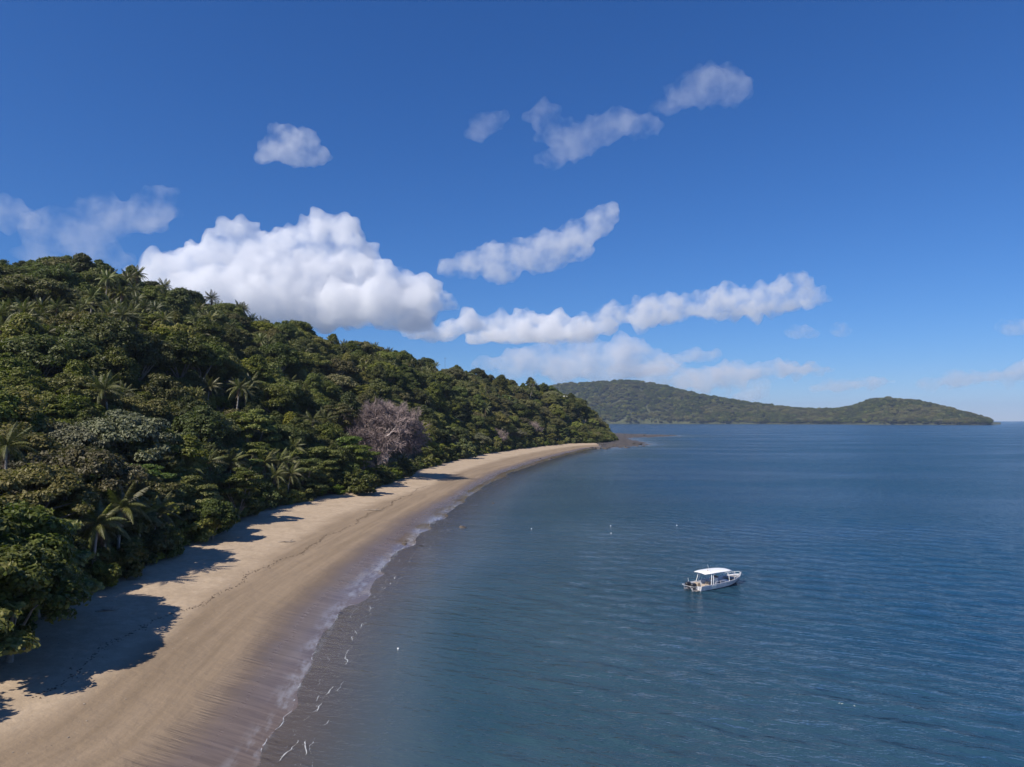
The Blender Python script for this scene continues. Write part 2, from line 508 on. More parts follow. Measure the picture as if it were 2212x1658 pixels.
def sea_material():
    m, n, l = new_mat('sea_water')
    for x in list(n):
        if x.type != 'OUTPUT_MATERIAL': n.remove(x)
    out = [x for x in n if x.type == 'OUTPUT_MATERIAL'][0]
    geo = n.new('ShaderNodeNewGeometry').outputs['Position']
    dep = attr(n, 'depth').outputs['Fac']
    wind = noise_n(n, l, mapping(n, l, geo, (0.006, 0.016, 1), (0, 0, 0.35)), 1.0, 4.0, 0.55)
    rot = mapping(n, l, geo, (1, 1, 1), (0, 0, math.radians(24)))
    swell = noise_n(n, l, mapping(n, l, rot, (0.055, 0.22, 1)), 1.0, 2.0, 0.5)
    chop = noise_n(n, l, mapping(n, l, rot, (0.28, 0.75, 1)), 1.0, 3.0, 0.6)
    rip = noise_n(n, l, mapping(n, l, geo, (1.0, 2.0, 1), (0, 0, math.radians(8))), 1.0, 3.0, 0.6)
    h = nmath(n, l, 'ADD', nmath(n, l, 'MULTIPLY', swell, 0.7), nmath(n, l, 'MULTIPLY', chop, 0.92))
    h = nmath(n, l, 'ADD', h, nmath(n, l, 'MULTIPLY', rip, 0.32))
    calm = maprange(n, l, dep, 0.05, 1.6, 0.12, 1.0)
    h = nmath(n, l, 'MULTIPLY', h, nmath(n, l, 'MULTIPLY', calm, maprange(n, l, wind, 0.34, 0.66, 0.5, 1.25)))
    bp = n.new('ShaderNodeBump'); bp.inputs['Strength'].default_value = 1.0
    bp.inputs['Distance'].default_value = 1.0
    l.new(h, bp.inputs['Height'])
    shade = maprange(n, l, wind, 0.35, 0.65)
    deepc = mixc(n, l, shade, (0.006, 0.042, 0.094), (0.014, 0.062, 0.124))
    midc = mixc(n, l, maprange(n, l, noise_n(n, l, geo, 0.02, 5.0, 0.6), 0.35, 0.65), (0.020, 0.052, 0.072), (0.034, 0.070, 0.092))
    shal = (0.105, 0.122, 0.128)
    c = mixc(n, l, maprange(n, l, dep, 0.08, 0.7), shal, midc)
    c = mixc(n, l, maprange(n, l, dep, 0.9, 3.6), c, deepc)
    dif = n.new('ShaderNodeBsdfDiffuse'); l.new(c, dif.inputs['Color']); l.new(bp.outputs[0], dif.inputs['Normal'])
    tr = n.new('ShaderNodeBsdfTransparent'); tr.inputs['Color'].default_value = (0.86, 0.90, 0.93, 1)
    mx = n.new('ShaderNodeMixShader')
    l.new(maprange(n, l, dep, 0.0, 0.5, 0.0, 1.0), mx.inputs[0])
    l.new(tr.outputs[0], mx.inputs[1]); l.new(dif.outputs[0], mx.inputs[2])
    gl = n.new('ShaderNodeBsdfGlossy'); gl.inputs['Roughness'].default_value = 0.14
    l.new(bp.outputs[0], gl.inputs['Normal'])
    fr = n.new('ShaderNodeFresnel'); fr.inputs['IOR'].default_value = 1.333
    l.new(bp.outputs[0], fr.inputs['Normal'])
    mx2 = n.new('ShaderNodeMixShader')
    l.new(fr.outputs[0], mx2.inputs[0])
    l.new(mx.outputs[0], mx2.inputs[1]); l.new(gl.outputs[0], mx2.inputs[2])
    l.new(mx2.outputs[0], out.inputs['Surface'])
    return m


SAND, SOIL, ROCK, SEA = sand_material(), soil_material(), rock_material(), sea_material()


def fattr(me, name, data):
    a = me.attributes.new(name, 'FLOAT', 'POINT')
    a.data.foreach_set('value', np.asarray(data, np.float32))


def polar_grid(azs, rs):
    A, R = np.meshgrid(azs, rs, indexing='ij')
    P = np.stack([np.sin(A) * R, np.cos(A) * R], -1).reshape(-1, 2)
    na, nr = len(azs), len(rs)
    i = np.arange(na - 1)[:, None] * nr + np.arange(nr - 1)[None]
    i = i.ravel()
    F = np.stack([i, i + nr, i + nr + 1, i + 1], -1)
    return P, F


def grid_obj(name, V, F, mat, attrs, smooth=True):
    used = np.unique(F)
    re = np.full(len(V), -1); re[used] = np.arange(len(used))
    me = bpy.data.meshes.new(name)
    me.from_pydata(V[used].tolist(), [], re[F].tolist())
    for k, v in attrs.items():
        if v.ndim == 2:
            a = me.attributes.new(k, 'FLOAT_VECTOR', 'POINT')
            a.data.foreach_set('vector', v[used].astype(np.float32).ravel())
        else:
            fattr(me, k, v[used])
    me.materials.append(mat)
    me.polygons.foreach_set('use_smooth', [smooth] * len(me.polygons))
    o = bpy.data.objects.new(name, me)
    C.objects.link(o)
    o['kind'] = 'structure'
    return o


azs = np.concatenate([np.radians(np.linspace(-150, -41, 60)), np.radians(np.linspace(-40.5, 8, 360)), np.radians(np.linspace(8.3, 17, 24))])
rs = np.geomspace(14, 1250, 330)
LP, LF = polar_grid(azs, rs)
LZ, LT, LTT = land(LP)
frac_b = np.where(LT > 0, LT / np.maximum(LT - np.minimum(LTT, 0), 1e-3), LT * 0.02)
V3d = np.column_stack([LP, LZ])
fc_t = LT[LF].mean(1); fc_tt = LTT[LF].mean(1)
fx = V3d[LF].mean(1)
rocky = (fx[:, 0] > 70) & (fx[:, 1] > 500) & (fc_tt < 14)
keep = fc_t > -95
A = {'shore_t': LT, 'tree_t': LTT, 'beach_f': frac_b, 'shore_uv': np.column_stack([LP[:, 1] * 0.93 + LP[:, 0] * 0.36, LT, np.zeros(len(LT))])}
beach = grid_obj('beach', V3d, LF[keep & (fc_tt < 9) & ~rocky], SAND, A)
hillside = grid_obj('hillside', V3d, LF[keep & (fc_tt >= 9) & ~rocky], SOIL, {})
# rock platform of the headland: rough, stepped
V3r = V3d.copy()
rk = (LT > -6) & (LTT < 25)
V3r[:, 2] = np.where(rk, np.maximum(LZ, -1.0) * 0.75 + (V1(LP[:, 0] / 6, LP[:, 1] / 9) - 0.45) * 1.5 + (V2(LP[:, 0] / 2.3, LP[:, 1] / 3) - 0.5) * 0.8 + 0.15, LZ)
shelf = grid_obj('rock_shelf', V3r, LF[keep & rocky], ROCK, {})

# ---------------------------------------------------------------- sea
saz = np.concatenate([np.radians(np.linspace(-180, -46, 60)), np.radians(np.linspace(-45, 45, 700)), np.radians(np.linspace(46, 180, 60))])
srs = np.concatenate([np.geomspace(8, 41, 24), np.geomspace(42, 230, 270), np.geomspace(237, 1300, 60), np.geomspace(1380, 9500, 14)])
SP, SF = polar_grid(saz, srs)
ST = sdf(SP, shore)
near_c = SP[SF].mean(1)
ok = ST[SF].max(1) > -1e9
ok &= ~((ST[SF].min(1) > 12))
dep = np.maximum(-ST * 0.045, 0)
dep = dep * (1 + 0.5 * (V1(SP[:, 0] / 60, SP[:, 1] / 60) - 0.5)) 
dep = np.where(ST > 0, 0, dep)
# real wavelets, dying out in the shallows and where they fall below the grain of the mesh
rsw = np.random.RandomState(9)
SZ = np.zeros(len(SP)); SD = np.hypot(SP[:, 0], SP[:, 1])
for i in range(34):
    lam = 1.4 * (3.4 ** rsw.rand()); th = math.radians(66) + rsw.normal() * 0.55
    kx, ky = 2 * math.pi / lam * math.cos(th), 2 * math.pi / lam * math.sin(th)
    gust = 0.55 + 0.9 * V2(SP[:, 0] / 40 + i, SP[:, 1] / 40)
    SZ += 0.0021 * lam * np.sin(kx * SP[:, 0] + ky * SP[:, 1] + rsw.rand() * 6.28) * gust * (1 - sstep(lam * 32, lam * 75, SD))
SZ *= sstep(0.15, 1.3, dep) * (1 - sstep(150, 228, SD)) * sstep(25, 40, SD) * (np.abs(np.arctan2(SP[:, 0], SP[:, 1])) < 0.78)
sea = grid_obj('sea', np.column_stack([SP, SZ]), SF[ok], SEA, {'depth': dep})
# ---------------------------------------------------------------- plants: materials
def leaf_mat(name, c1, c2, trans=0.32, spec=0.3):
    m, n, l = new_mat(name)
    b = n['Principled BSDF']
    out = [x for x in n if x.type == 'OUTPUT_MATERIAL'][0]
    geo = n.new('ShaderNodeNewGeometry')
    oi = n.new('ShaderNodeObjectInfo')
    c = mixc(n, l, geo.outputs['Random Per Island'], c1, c2)
    hs = n.new('ShaderNodeHueSaturation')
    l.new(maprange(n, l, oi.outputs['Random'], 0, 1, 0.468, 0.512, False), hs.inputs['Hue'])
    l.new(maprange(n, l, nmath(n, l, 'FRACT', nmath(n, l, 'MULTIPLY', oi.outputs['Random'], 7.31)), 0, 1, 0.62, 1.32, False), hs.inputs['Value'])
    l.new(maprange(n, l, nmath(n, l, 'FRACT', nmath(n, l, 'MULTIPLY', oi.outputs['Random'], 3.77)), 0, 1, 0.80, 1.08, False), hs.inputs['Saturation'])
    l.new(c, hs.inputs['Color'])
    l.new(hs.outputs[0], b.inputs['Base Color'])
    b.inputs['Roughness'].default_value = 0.5
    b.inputs['Specular IOR Level'].default_value = spec
    t = n.new('ShaderNodeBsdfTranslucent')
    l.new(mixc(n, l, 1.0, hs.outputs[0], (0.9, 1.15, 0.5), 'MULTIPLY'), t.inputs['Color'])
    mx = n.new('ShaderNodeMixShader'); mx.inputs[0].default_value = trans
    l.new(b.outputs[0], mx.inputs[1]); l.new(t.outputs[0], mx.inputs[2])
    l.new(mx.outputs[0], out.inputs['Surface'])
    return m


def bark_mat(name, c1, c2, rough=0.85):
    m, n, l = new_mat(name)
    b = n['Principled BSDF']
    oc = n.new('ShaderNodeTexCoord').outputs['Object']
    l.new(mixc(n, l, maprange(n, l, noise_n(n, l, oc, 1.7, 5.0, 0.7), 0.3, 0.7), c1, c2), b.inputs['Base Color'])
    b.inputs['Roughness'].default_value = rough
    return m


LEAF = {
    'dark': leaf_mat('leaf_dark_green', (0.066, 0.087, 0.022), (0.143, 0.160, 0.034)),
    'mid': leaf_mat('leaf_mid_green', (0.120, 0.139, 0.027), (0.240, 0.237, 0.046)),
    'olive': leaf_mat('leaf_olive', (0.134, 0.133, 0.042), (0.216, 0.204, 0.070)),
    'bright': leaf_mat('leaf_bright_green', (0.078, 0.120, 0.020), (0.165, 0.195, 0.040)),
    'grey': leaf_mat('leaf_grey_brown', (0.098, 0.104, 0.050), (0.160, 0.160, 0.084), 0.12),
    'yellow': leaf_mat('leaf_yellow_green', (0.103, 0.121, 0.027), (0.161, 0.170, 0.040)),
    'palm': leaf_mat('palm_leaf', (0.085, 0.098, 0.024), (0.165, 0.168, 0.048), 0.22, 0.4),
    'deadfrond': leaf_mat('palm_dead_leaf', (0.110, 0.076, 0.041), (0.179, 0.131, 0.076), 0.15, 0.2),
    'banana': leaf_mat('banana_leaf', (0.083, 0.117, 0.031), (0.138, 0.166, 0.048), 0.3, 0.4),
}
BARK = bark_mat('bark_grey', (0.16, 0.14, 0.115), (0.27, 0.245, 0.21))
BARK_PALE = bark_mat('bark_pale', (0.38, 0.35, 0.31), (0.55, 0.52, 0.47))
BARK_PALM = bark_mat('bark_palm', (0.22, 0.20, 0.17), (0.34, 0.31, 0.27))
BAOBAB_WOOD = bark_mat('baobab_wood', (0.27, 0.23, 0.225), (0.46, 0.40, 0.39))
BAOBAB_TWIG = bark_mat('baobab_twig', (0.172, 0.128, 0.122), (0.288, 0.226, 0.212))


# ---------------------------------------------------------------- plants: geometry
class MB:
    def __init__(s):
        s.v, s.f = [], []

    def tube(s, pts, rads, sides=6, cap=False):
        pts = [np.asarray(p, float) for p in pts]
        base = len(s.v)
        prev = None
        for i, p in enumerate(pts):
            q = pts[min(i + 1, len(pts) - 1)] - pts[max(i - 1, 0)]
            q = q / (np.linalg.norm(q) + 1e-9)
            if prev is None:
                a = np.cross(q, (0.3, 1, 0.1)); 
                if np.linalg.norm(a) < 0.1: a = np.cross(q, (1, 0, 0))
            else:
                a = prev - q * (prev @ q)
            a = a / (np.linalg.norm(a) + 1e-9); prev = a
            b = np.cross(q, a)
            for k in range(sides):
                an = 2 * math.pi * k / sides
                s.v.append(p + rads[i] * (math.cos(an) * a + math.sin(an) * b))
        for i in range(len(pts) - 1):
            for k in range(sides):
                k2 = (k + 1) % sides
                s.f.append((base + i * sides + k, base + i * sides + k2, base + (i + 1) * sides + k2, base + (i + 1) * sides + k))
        if cap:
            s.f.append(tuple(base + (len(pts) - 1) * sides + k for k in range(sides)))
            s.f.append(tuple(base + k for k in reversed(range(sides))))

    def box(s, c, size, rot=None):
        base = len(s.v)
        for dx in (-.5, .5):
            for dy in (-.5, .5):
                for dz in (-.5, .5):
                    p = np.array([dx * size[0], dy * size[1], dz * size[2]])
                    if rot is not None: p = np.array(rot @ Vector(p))
                    s.v.append(p + np.asarray(c, float))
        for q in ((0, 1, 3, 2), (4, 6, 7, 5), (0, 4, 5, 1), (2, 3, 7, 6), (0, 2, 6, 4), (1, 5, 7, 3)):
            s.f.append(tuple(base + i for i in q))

    def mesh(s, name, mat, smooth=False):
        me = bpy.data.meshes.new(name)
        me.from_pydata([tuple(x) for x in s.v], [], s.f)
        if mat: me.materials.append(mat)
        if smooth: me.polygons.foreach_set('use_smooth', [True] * len(me.polygons))
        return me

    def obj(s, name, mat, parent=None, smooth=False):
        o = bpy.data.objects.new(name, s.mesh(name, mat, smooth))
        C.objects.link(o)
        if parent: o.parent = parent
        return o


def leaf_quads(cen, nrm, size, rs, aspect=1.5):
    """Leaf-sized pointed quads at cen with normals near nrm."""
    n = len(cen)
    r = rs.normal(size=(n, 3))
    u = np.cross(nrm, r); u /= np.linalg.norm(u, axis=1)[:, None] + 1e-9
    w = np.cross(nrm, u)
    s = size * rs.uniform(0.65, 1.35, n)
    a = u * (s * 0.5 * aspect)[:, None]; b = w * (s * 0.5)[:, None]
    bend = nrm * (s * rs.uniform(-0.25, 0.1, n))[:, None]
    V = np.stack([cen - a + bend, cen - b, cen + a + bend, cen + b], 1).reshape(-1, 3)
    i = np.arange(n) * 4
    F = np.stack([i, i + 1, i + 2, i + 3], 1)
    return V, F


def crown_mesh(name, mat, seed, R, H, base, style, n_leaf, leaf):
    """Crown of leaf clumps on a dome; R radius, base..H heights. Returns mesh and clump centres."""
    rs = np.random.RandomState(seed)
    cl = []
    if style == 'dome':
        k = 40
        for i in range(k):
            ph = 2 * math.pi * (i * 0.618 + rs.rand() * 0.2)
            ct = rs.uniform(-0.25, 1.0) if i > 5 else rs.uniform(0.6, 1)
            st = math.sqrt(max(0, 1 - ct * ct))
            rr = R * rs.uniform(0.62, 0.92)
            cl.append((math.cos(ph) * st * rr, math.sin(ph) * st * rr, base + (H - base) * (0.36 + 0.50 * ct * rs.uniform(0.82, 1.1)), R * rs.uniform(0.20, 0.34), 0.72))
    elif style == 'layer':
        for i in range(34):
            lv = rs.rand()
            ph = 2 * math.pi * rs.rand()
            rr = R * math.sqrt(rs.rand()) * (1.0 - 0.45 * lv ** 2)
            cl.append((math.cos(ph) * rr, math.sin(ph) * rr, base + (H - base) * (0.12 + 0.80 * lv), R * rs.uniform(0.20, 0.32), 0.34))
    elif style == 'umbrella':
        for i in range(40):
            ph = 2 * math.pi * (i * 0.618)
            rr = R * math.sqrt((i + 0.5) / 40) * rs.uniform(0.85, 1.08)
            z = base + (H - base) * (0.88 - 0.50 * (rr / R) ** 2.2 + rs.uniform(-0.10, 0.06))
            cl.append((math.cos(ph) * rr, math.sin(ph) * rr, z, R * rs.uniform(0.15, 0.24), 0.62))
    elif style == 'tall':
        for i in range(36):
            lv = (i + 0.5) / 36
            ph = 2 * math.pi * i * 0.618
            rr = R * math.sin(math.pi * min(0.96, 0.18 + lv * 0.78)) * rs.uniform(0.35, 0.9)
            cl.append((math.cos(ph) * rr, math.sin(ph) * rr, base + (H - base) * (0.06 + 0.88 * lv), R * rs.uniform(0.26, 0.42), 0.75))
    elif style == 'bush':
        for i in range(26):
            ph = 2 * math.pi * rs.rand(); rr = R * math.sqrt(rs.rand()) * 0.85
            cl.append((math.cos(ph) * rr, math.sin(ph) * rr, base + (H - base) * rs.uniform(0.1, 0.9) * (1 - 0.45 * (rr / R) ** 2), R * rs.uniform(0.22, 0.36), 0.75))
    cl = np.array(cl)
    wgt = cl[:, 3] ** 2
    cnt = rs.multinomial(n_leaf, wgt / wgt.sum())
    cs, ns = [], []
    for (x, y, z, r, fl), c in zip(cl, cnt):
        d = rs.normal(size=(c, 3)); d /= np.linalg.norm(d, axis=1)[:, None]
        d[:, 2] = np.where(d[:, 2] < -0.35, -d[:, 2], d[:, 2])
        lump = 1 + 0.28 * np.sin(d[:, 0] * 7 + x * 3) * np.sin(d[:, 1] * 7 + y * 3 + d[:, 2] * 5)
        rad = r * lump * rs.uniform(0.55, 1.08, c) ** 0.6
        p = d * rad[:, None]; p[:, 2] *= fl
        cs.append(p + (x, y, z))
        nn = d * (1, 1, 1.5) + rs.normal(size=(c, 3)) * 0.55 + (0, 0, 0.35)
        ns.append(nn / np.linalg.norm(nn, axis=1)[:, None])
    cs = np.vstack(cs); ns = np.vstack(ns)
    V, F = leaf_quads(cs, ns, leaf, rs)
    me = bpy.data.meshes.new(name)
    me.from_pydata(V.tolist(), [], F.tolist())
    me.materials.append(mat)
    return me, cl


def trunk_mesh(name, mat, seed, cl, base, r0, limbs=9, lean=0.0):
    rs = np.random.RandomState(seed)
    mb = MB()
    fork = base * 0.75
    top = np.array([lean, rs.uniform(-.3, .3), fork])
    mb.tube([(0, 0, -1.5), (0, 0, 0), top * (0.5, 0.5, 0.5), top], [r0 * 1.5, r0 * 1.25, r0, r0 * 0.8], 7)
    idx = rs.permutation(len(cl))[:limbs]
    for i in idx:
        e = cl[i][:3]
        mid = (top + e) / 2 + rs.uniform(-.12, .12, 3) * np.linalg.norm(e - top) + (0, 0, 0.1 * np.linalg.norm(e - top))
        mb.tube([top - (0, 0, 0.25), mid, e], [r0 * 0.55, r0 * 0.33, r0 * 0.08], 5)
    return mb.mesh(name, mat)


# kind: (style, look, R, H, base, leaves, leaf size, trunk radius)
SPEC = {
    'dome_dark_a': ('dome', 'dark', 6.2, 11.5, 3.2, 15470, 0.31, 0.32, 11),
    'dome_dark_b': ('dome', 'dark', 5.2, 13.5, 4.0, 13685, 0.31, 0.30, 12),
    'dome_mid_a': ('dome', 'mid', 5.8, 11.0, 3.0, 14280, 0.31, 0.30, 13),
    'dome_mid_b': ('dome', 'mid', 4.6, 10.0, 2.8, 11900, 0.28, 0.26, 14),
    'dome_olive': ('dome', 'olive', 6.4, 11.0, 3.2, 13685, 0.31, 0.30, 15),
    'umb_olive': ('umbrella', 'olive', 8.2, 12.0, 4.0, 15470, 0.31, 0.36, 16),
    'umb_mid': ('umbrella', 'mid', 7.6, 11.5, 4.0, 14875, 0.31, 0.34, 17),
    'umb_grey': ('umbrella', 'grey', 8.6, 12.0, 3.8, 6300, 0.34, 0.38, 18),
    'layer_bright': ('layer', 'bright', 5.6, 11.5, 2.2, 15470, 0.29, 0.30, 19),
    'layer_mid': ('layer', 'mid', 5.2, 12.0, 2.4, 14875, 0.29, 0.28, 20),
    'tall_dark': ('tall', 'dark', 4.0, 15.5, 4.0, 13685, 0.31, 0.28, 21),
    'tall_mid': ('tall', 'mid', 3.8, 13.0, 3.0, 12495, 0.29, 0.26, 22),
    'yellow_dome': ('dome', 'yellow', 4.6, 9.5, 2.6, 10710, 0.28, 0.24, 23),
    'bush_mid': ('bush', 'mid', 3.0, 4.2, 0.1, 2600, 0.42, 0.10, 24),
    'bush_bright': ('bush', 'bright', 2.6, 3.6, 0.1, 2400, 0.42, 0.10, 25),
    'bush_dark': ('bush', 'dark', 3.4, 5.0, 0.1, 2800, 0.44, 0.10, 26),
    'near_bush_a': ('bush', 'mid', 3.2, 5.2, 0.1, 6500, 0.33, 0.10, 31),
    'near_bush_b': ('bush', 'dark', 3.4, 6.0, 0.1, 6500, 0.33, 0.10, 32),
    'near_bush_c': ('bush', 'bright', 2.8, 4.2, 0.1, 5500, 0.33, 0.10, 33),
    'near_dark': ('dome', 'dark', 6.0, 12.0, 2.6, 15000, 0.33, 0.32, 27),
    'near_mid': ('layer', 'mid', 6.0, 12.0, 1.8, 15000, 0.33, 0.32, 28),
    'near_olive': ('umbrella', 'olive', 8.4, 12.5, 3.6, 18000, 0.32, 0.38, 29),
    'near_grey': ('umbrella', 'grey', 8.8, 13.0, 3.6, 19000, 0.34, 0.40, 30),
}
PROTO = {}
for k, (st, look, R_, H_, b_, nl, ls, r0, sd) in SPEC.items():
    me, cl = crown_mesh('crown', LEAF[look], sd, R_, H_, b_, st, nl, ls)
    PROTO[k] = (me, trunk_mesh('trunk', BARK, sd, cl, b_ if b_ > 1 else 1.2, r0, 14 if look == 'grey' else 9))


def frond_mesh(seed, L=4.4, droop=0.9, n=36, look='palm'):
    """One coconut frond along +X: arched midrib with hanging leaflets."""
    rs = np.random.RandomState(seed)
    V, F = [], []
    pts = []
    for i in range(n + 1):
        s = i / n
        pts.append(np.array([L * (s - 0.16 * droop * s ** 2), 0.0, L * (0.26 * s - 0.62 * droop * s ** 2.1)]))
    # midrib
    for i in range(n):
        a, b = pts[i], pts[i + 1]
        w0 = 0.05 * (1 - i / n) + 0.012; w1 = 0.05 * (1 - (i + 1) / n) + 0.012
        k = len(V)
        V += [a + (0, w0, 0), a - (0, w0, 0), b - (0, w1, 0), b + (0, w1, 0)]
        F.append((k, k + 1, k + 2, k + 3))
    for i in range(3, n + 1):
        s = i / n
        tan = pts[i] - pts[i - 1]; tan /= np.linalg.norm(tan)
        ll = 0.95 * math.sin(math.pi * min(1, 0.16 + 0.80 * s)) * rs.uniform(0.85, 1.1)
        for sd in (-1, 1):
            d = tan * 0.55 + np.array([0, sd * 0.75, -0.42 - 0.25 * s]) + rs.uniform(-.12, .12, 3)
            d /= np.linalg.norm(d)
            w = tan * 0.05
            p0 = pts[i]; p1 = p0 + d * ll * 0.55; p2 = p0 + d * ll + np.array([0, 0, -0.24 * ll])
            k = len(V)
            V += [p0 - w * .6, p0 + w * .6, p1 + w, p1 - w, p2]
            F.append((k, k + 1, k + 2, k + 3)); F.append((k + 3, k + 2, k + 4))
    me = bpy.data.meshes.new('frond')
    me.from_pydata([tuple(v) for v in V], [], F)
    me.materials.append(LEAF[look])
    return me


FRONDS = [frond_mesh(40 + i, 4.3 + 0.2 * i, dr) for i, dr in enumerate((0.45, 0.8, 1.05, 1.3))] + [frond_mesh(48, 3.4, 1.2, 30, 'deadfrond')]


def palm_frames(seed, n=22):
    rs = np.random.RandomState(seed)
    out = []
    for i in range(n):
        az = i * 2.39996 + rs.uniform(-.2, .2)
        lv = (i + 0.5) / n
        pitch = math.radians(62 - 92 * lv + rs.uniform(-8, 8))
        k = 0 if lv < 0.25 else 1 if lv < 0.5 else 2 if lv < 0.72 else 3
        if i >= n - 3: k, pitch = 4, math.radians(rs.uniform(-75, -50))
        out.append((k, Matrix.Rotation(az, 4, 'Z') @ Matrix.Rotation(-pitch, 4, 'Y') @ Matrix.Rotation(rs.uniform(-.35, .35), 4, 'X'), rs.uniform(0.82, 1.08)))
    return out


def palm_trunk(seed, H, lean):
    rs = np.random.RandomState(seed)
    a = rs.uniform(0, 6.28)
    pts, rad = [(0, 0, -1.0)], [0.26]
    top = None
    for i in range(9):
        s = i / 8
        top = np.array([math.cos(a) * lean * s ** 1.6, math.sin(a) * lean * s ** 1.6, H * s])
        pts.append(top); rad.append(0.24 * (1 - 0.42 * s) if i else 0.3)
    mb = MB(); mb.tube(pts, rad, 7)
    return mb.mesh('trunk', BARK_PALM, True), top


# palm crowns as one mesh, for palms too small to show single fronds
def palm_crown_mesh(seed, top):
    V, F, MI = [], [], []
    for k, M, s in palm_frames(seed, 24):
        me = FRONDS[k]
        base = len(V)
        for v in me.vertices:
            V.append(tuple((M @ (v.co * s)) + Vector(top)))
        for p in me.polygons: F.append(tuple(base + i for i in p.vertices)); MI.append(int(k == 4))
    me = bpy.data.meshes.new('crown')
    me.from_pydata(V, [], F)
    me.materials.append(LEAF['palm']); me.materials.append(LEAF['deadfrond'])
    me.polygons.foreach_set('material_index', MI)
    return me


PALM = []
for i, (h, ln) in enumerate(((9.0, 0.8), (11.5, 1.6), (7.5, 1.2), (13.0, 0.9))):
    tm, top = palm_trunk(60 + i, h, ln)
    PALM.append((palm_crown_mesh(70 + i, top), tm, top, h))
# ---------------------------------------------------------------- plants: where they stand
def land_z(x, y):
    return float(land(np.array([[x, y]]))[0][0])


def proj(x, y, z):
    """world to (u, v) of the 2212 px view, arrays or numbers"""
    dz = z - CAM_H
    c, s = math.cos(PITCH), math.sin(PITCH)
    f = y * c + dz * s
    up = -y * s + dz * c
    return 1106 + FP * x / f, 829 - FP * up / f


def spot(u, v, h, tmin=-9.0):
    """the place on the slope where something h tall has its top at (u, v)"""
    az = math.atan2(u - 1106, FP)
    d = np.arange(35, 1000, 1.5)
    P = np.column_stack([np.sin(az) * d, np.cos(az) * d])
    z, t, tt = land(P)
    vv = proj(P[:, 0], P[:, 1], z + h)[1]
    dt_ = float(np.interp(az, _fz, F_TD)); dr_ = float(np.interp(az, _fz, F_RD))
    okk = np.where((vv <= v) & (tt > -4) & (d > dt_ + tmin * (dr_ - dt_)))[0]
    i = okk[0] if len(okk) else int(np.argmin(np.abs(vv - v) + (tt < 0) * 500))
    return P[i, 0], P[i, 1], z[i]


rnd = random.Random(5)
plants = []      # dicts: kind, x, y, z, s, rot, hand


def add(kind, x, y, z, s, hand=False, tilt=0.0, sink=0.3, **kw):
    if kind.startswith('palm'):
        H, R = PALM[int(kind[-1])][3] * s + 1.5, 3.6 * s
    else:
        H, R = SPEC[kind][3] * s, SPEC[kind][2] * s
    p = dict(kind=kind, x=x, y=y, z=z - sink, s=s, H=H, R=R, rot=rnd.uniform(0, 6.28), hand=hand)
    p.update(kw)
    plants.append(p)


# the trees that can be told apart in the photograph: (u, v of the top, kind, scale)
HAND = [
    (165, 985, 'near_olive', 1.0), (60, 1030, 'near_olive', 0.85), (262, 904, 'near_grey', 1.05), (150, 925, 'near_grey', 0.8), (205, 962, 'yellow_dome', 1.0),
    (20, 915, 'dome_olive', 1.1), (330, 925, 'near_grey', 0.8), (95, 1085, 'near_mid', 1.0), (20, 1105, 'near_dark', 1.0), (40, 1180, 'near_dark', 0.85),
    (120, 1150, 'near_dark', 0.6), (-80, 1080, 'near_dark', 1.1), (-60, 1200, 'near_mid', 0.9), (410, 1030, 'near_mid', 0.85),
    (345, 1035, 'near_mid', 0.8), (465, 1075, 'near_dark', 0.62), (440, 1055, 'near_mid', 0.7), (300, 1000, 'near_olive', 0.6), (520, 1005, 'layer_mid', 0.95),
    (545, 890, 'layer_mid', 1.25), (505, 900, 'layer_mid', 1.0), (450, 890, 'dome_dark_a', 1.0), (700, 960, 'layer_bright', 1.1), (748, 948, 'layer_bright', 1.0),
    (782, 965, 'layer_bright', 1.05), (660, 990, 'layer_bright', 0.9), (715, 1015, 'bush_bright', 1.5), (780, 1020, 'bush_dark', 1.3),
    (725, 780, 'umb_olive', 1.3), (640, 693, 'dome_dark_a', 1.55), (612, 700, 'dome_dark_b', 1.1), (668, 704, 'dome_dark_b', 1.0), (920, 757, 'dome_dark_a', 1.15),
    (985, 777, 'dome_dark_b', 1.0), (1030, 781, 'dome_dark_a', 1.3), (40, 566, 'dome_dark_b', 0.95), (165, 566, 'dome_dark_a', 1.0), (210, 573, 'tall_dark', 0.8),
    (285, 594, 'dome_dark_a', 0.9), (322, 602, 'dome_dark_a', 1.1), (335, 615, 'dome_dark_b', 0.9), (1080, 803, 'dome_dark_b', 0.9), (1130, 812, 'tall_dark', 0.7), (1250, 848, 'dome_mid_a', 1.1),
    (1070, 893, 'umb_olive', 1.2), (1025, 892, 'dome_olive', 1.1), (990, 925, 'dome_dark_a', 1.1), (1185, 862, 'umb_mid', 1.0), (1300, 905, 'dome_olive', 1.1),
    (962, 920, 'layer_mid', 1.0), (1030, 935, 'umb_grey', 0.9), (1115, 930, 'umb_grey', 0.8), (940, 955, 'bush_mid', 2.0), (1000, 950, 'bush_dark', 2.0), (1060, 945, 'bush_mid', 2.0),
    (215, 700, 'dome_dark_a', 1.52), (240, 745, 'dome_dark_b', 1.44), (300, 770, 'dome_dark_a', 1.36), (80, 860, 'dome_dark_a', 1.28), (150, 820, 'dome_dark_b', 1.2), (390, 800, 'dome_dark_b', 1.4), (255, 770, 'yellow_dome', 0.9),
    (600, 750, 'dome_dark_a', 1.4), (560, 780, 'dome_mid_a', 1.4), (430, 740, 'dome_dark_a', 1.4), (480, 800, 'dome_mid_a', 1.4),
]
for (u, v, k, s) in HAND:
    x, y, z = spot(u, v, SPEC[k][3] * s * 0.95, 0.35 if v < 870 and u < 600 else 0.15 if v < 880 else -9.0)
    add(k, x, y, z, s, True)
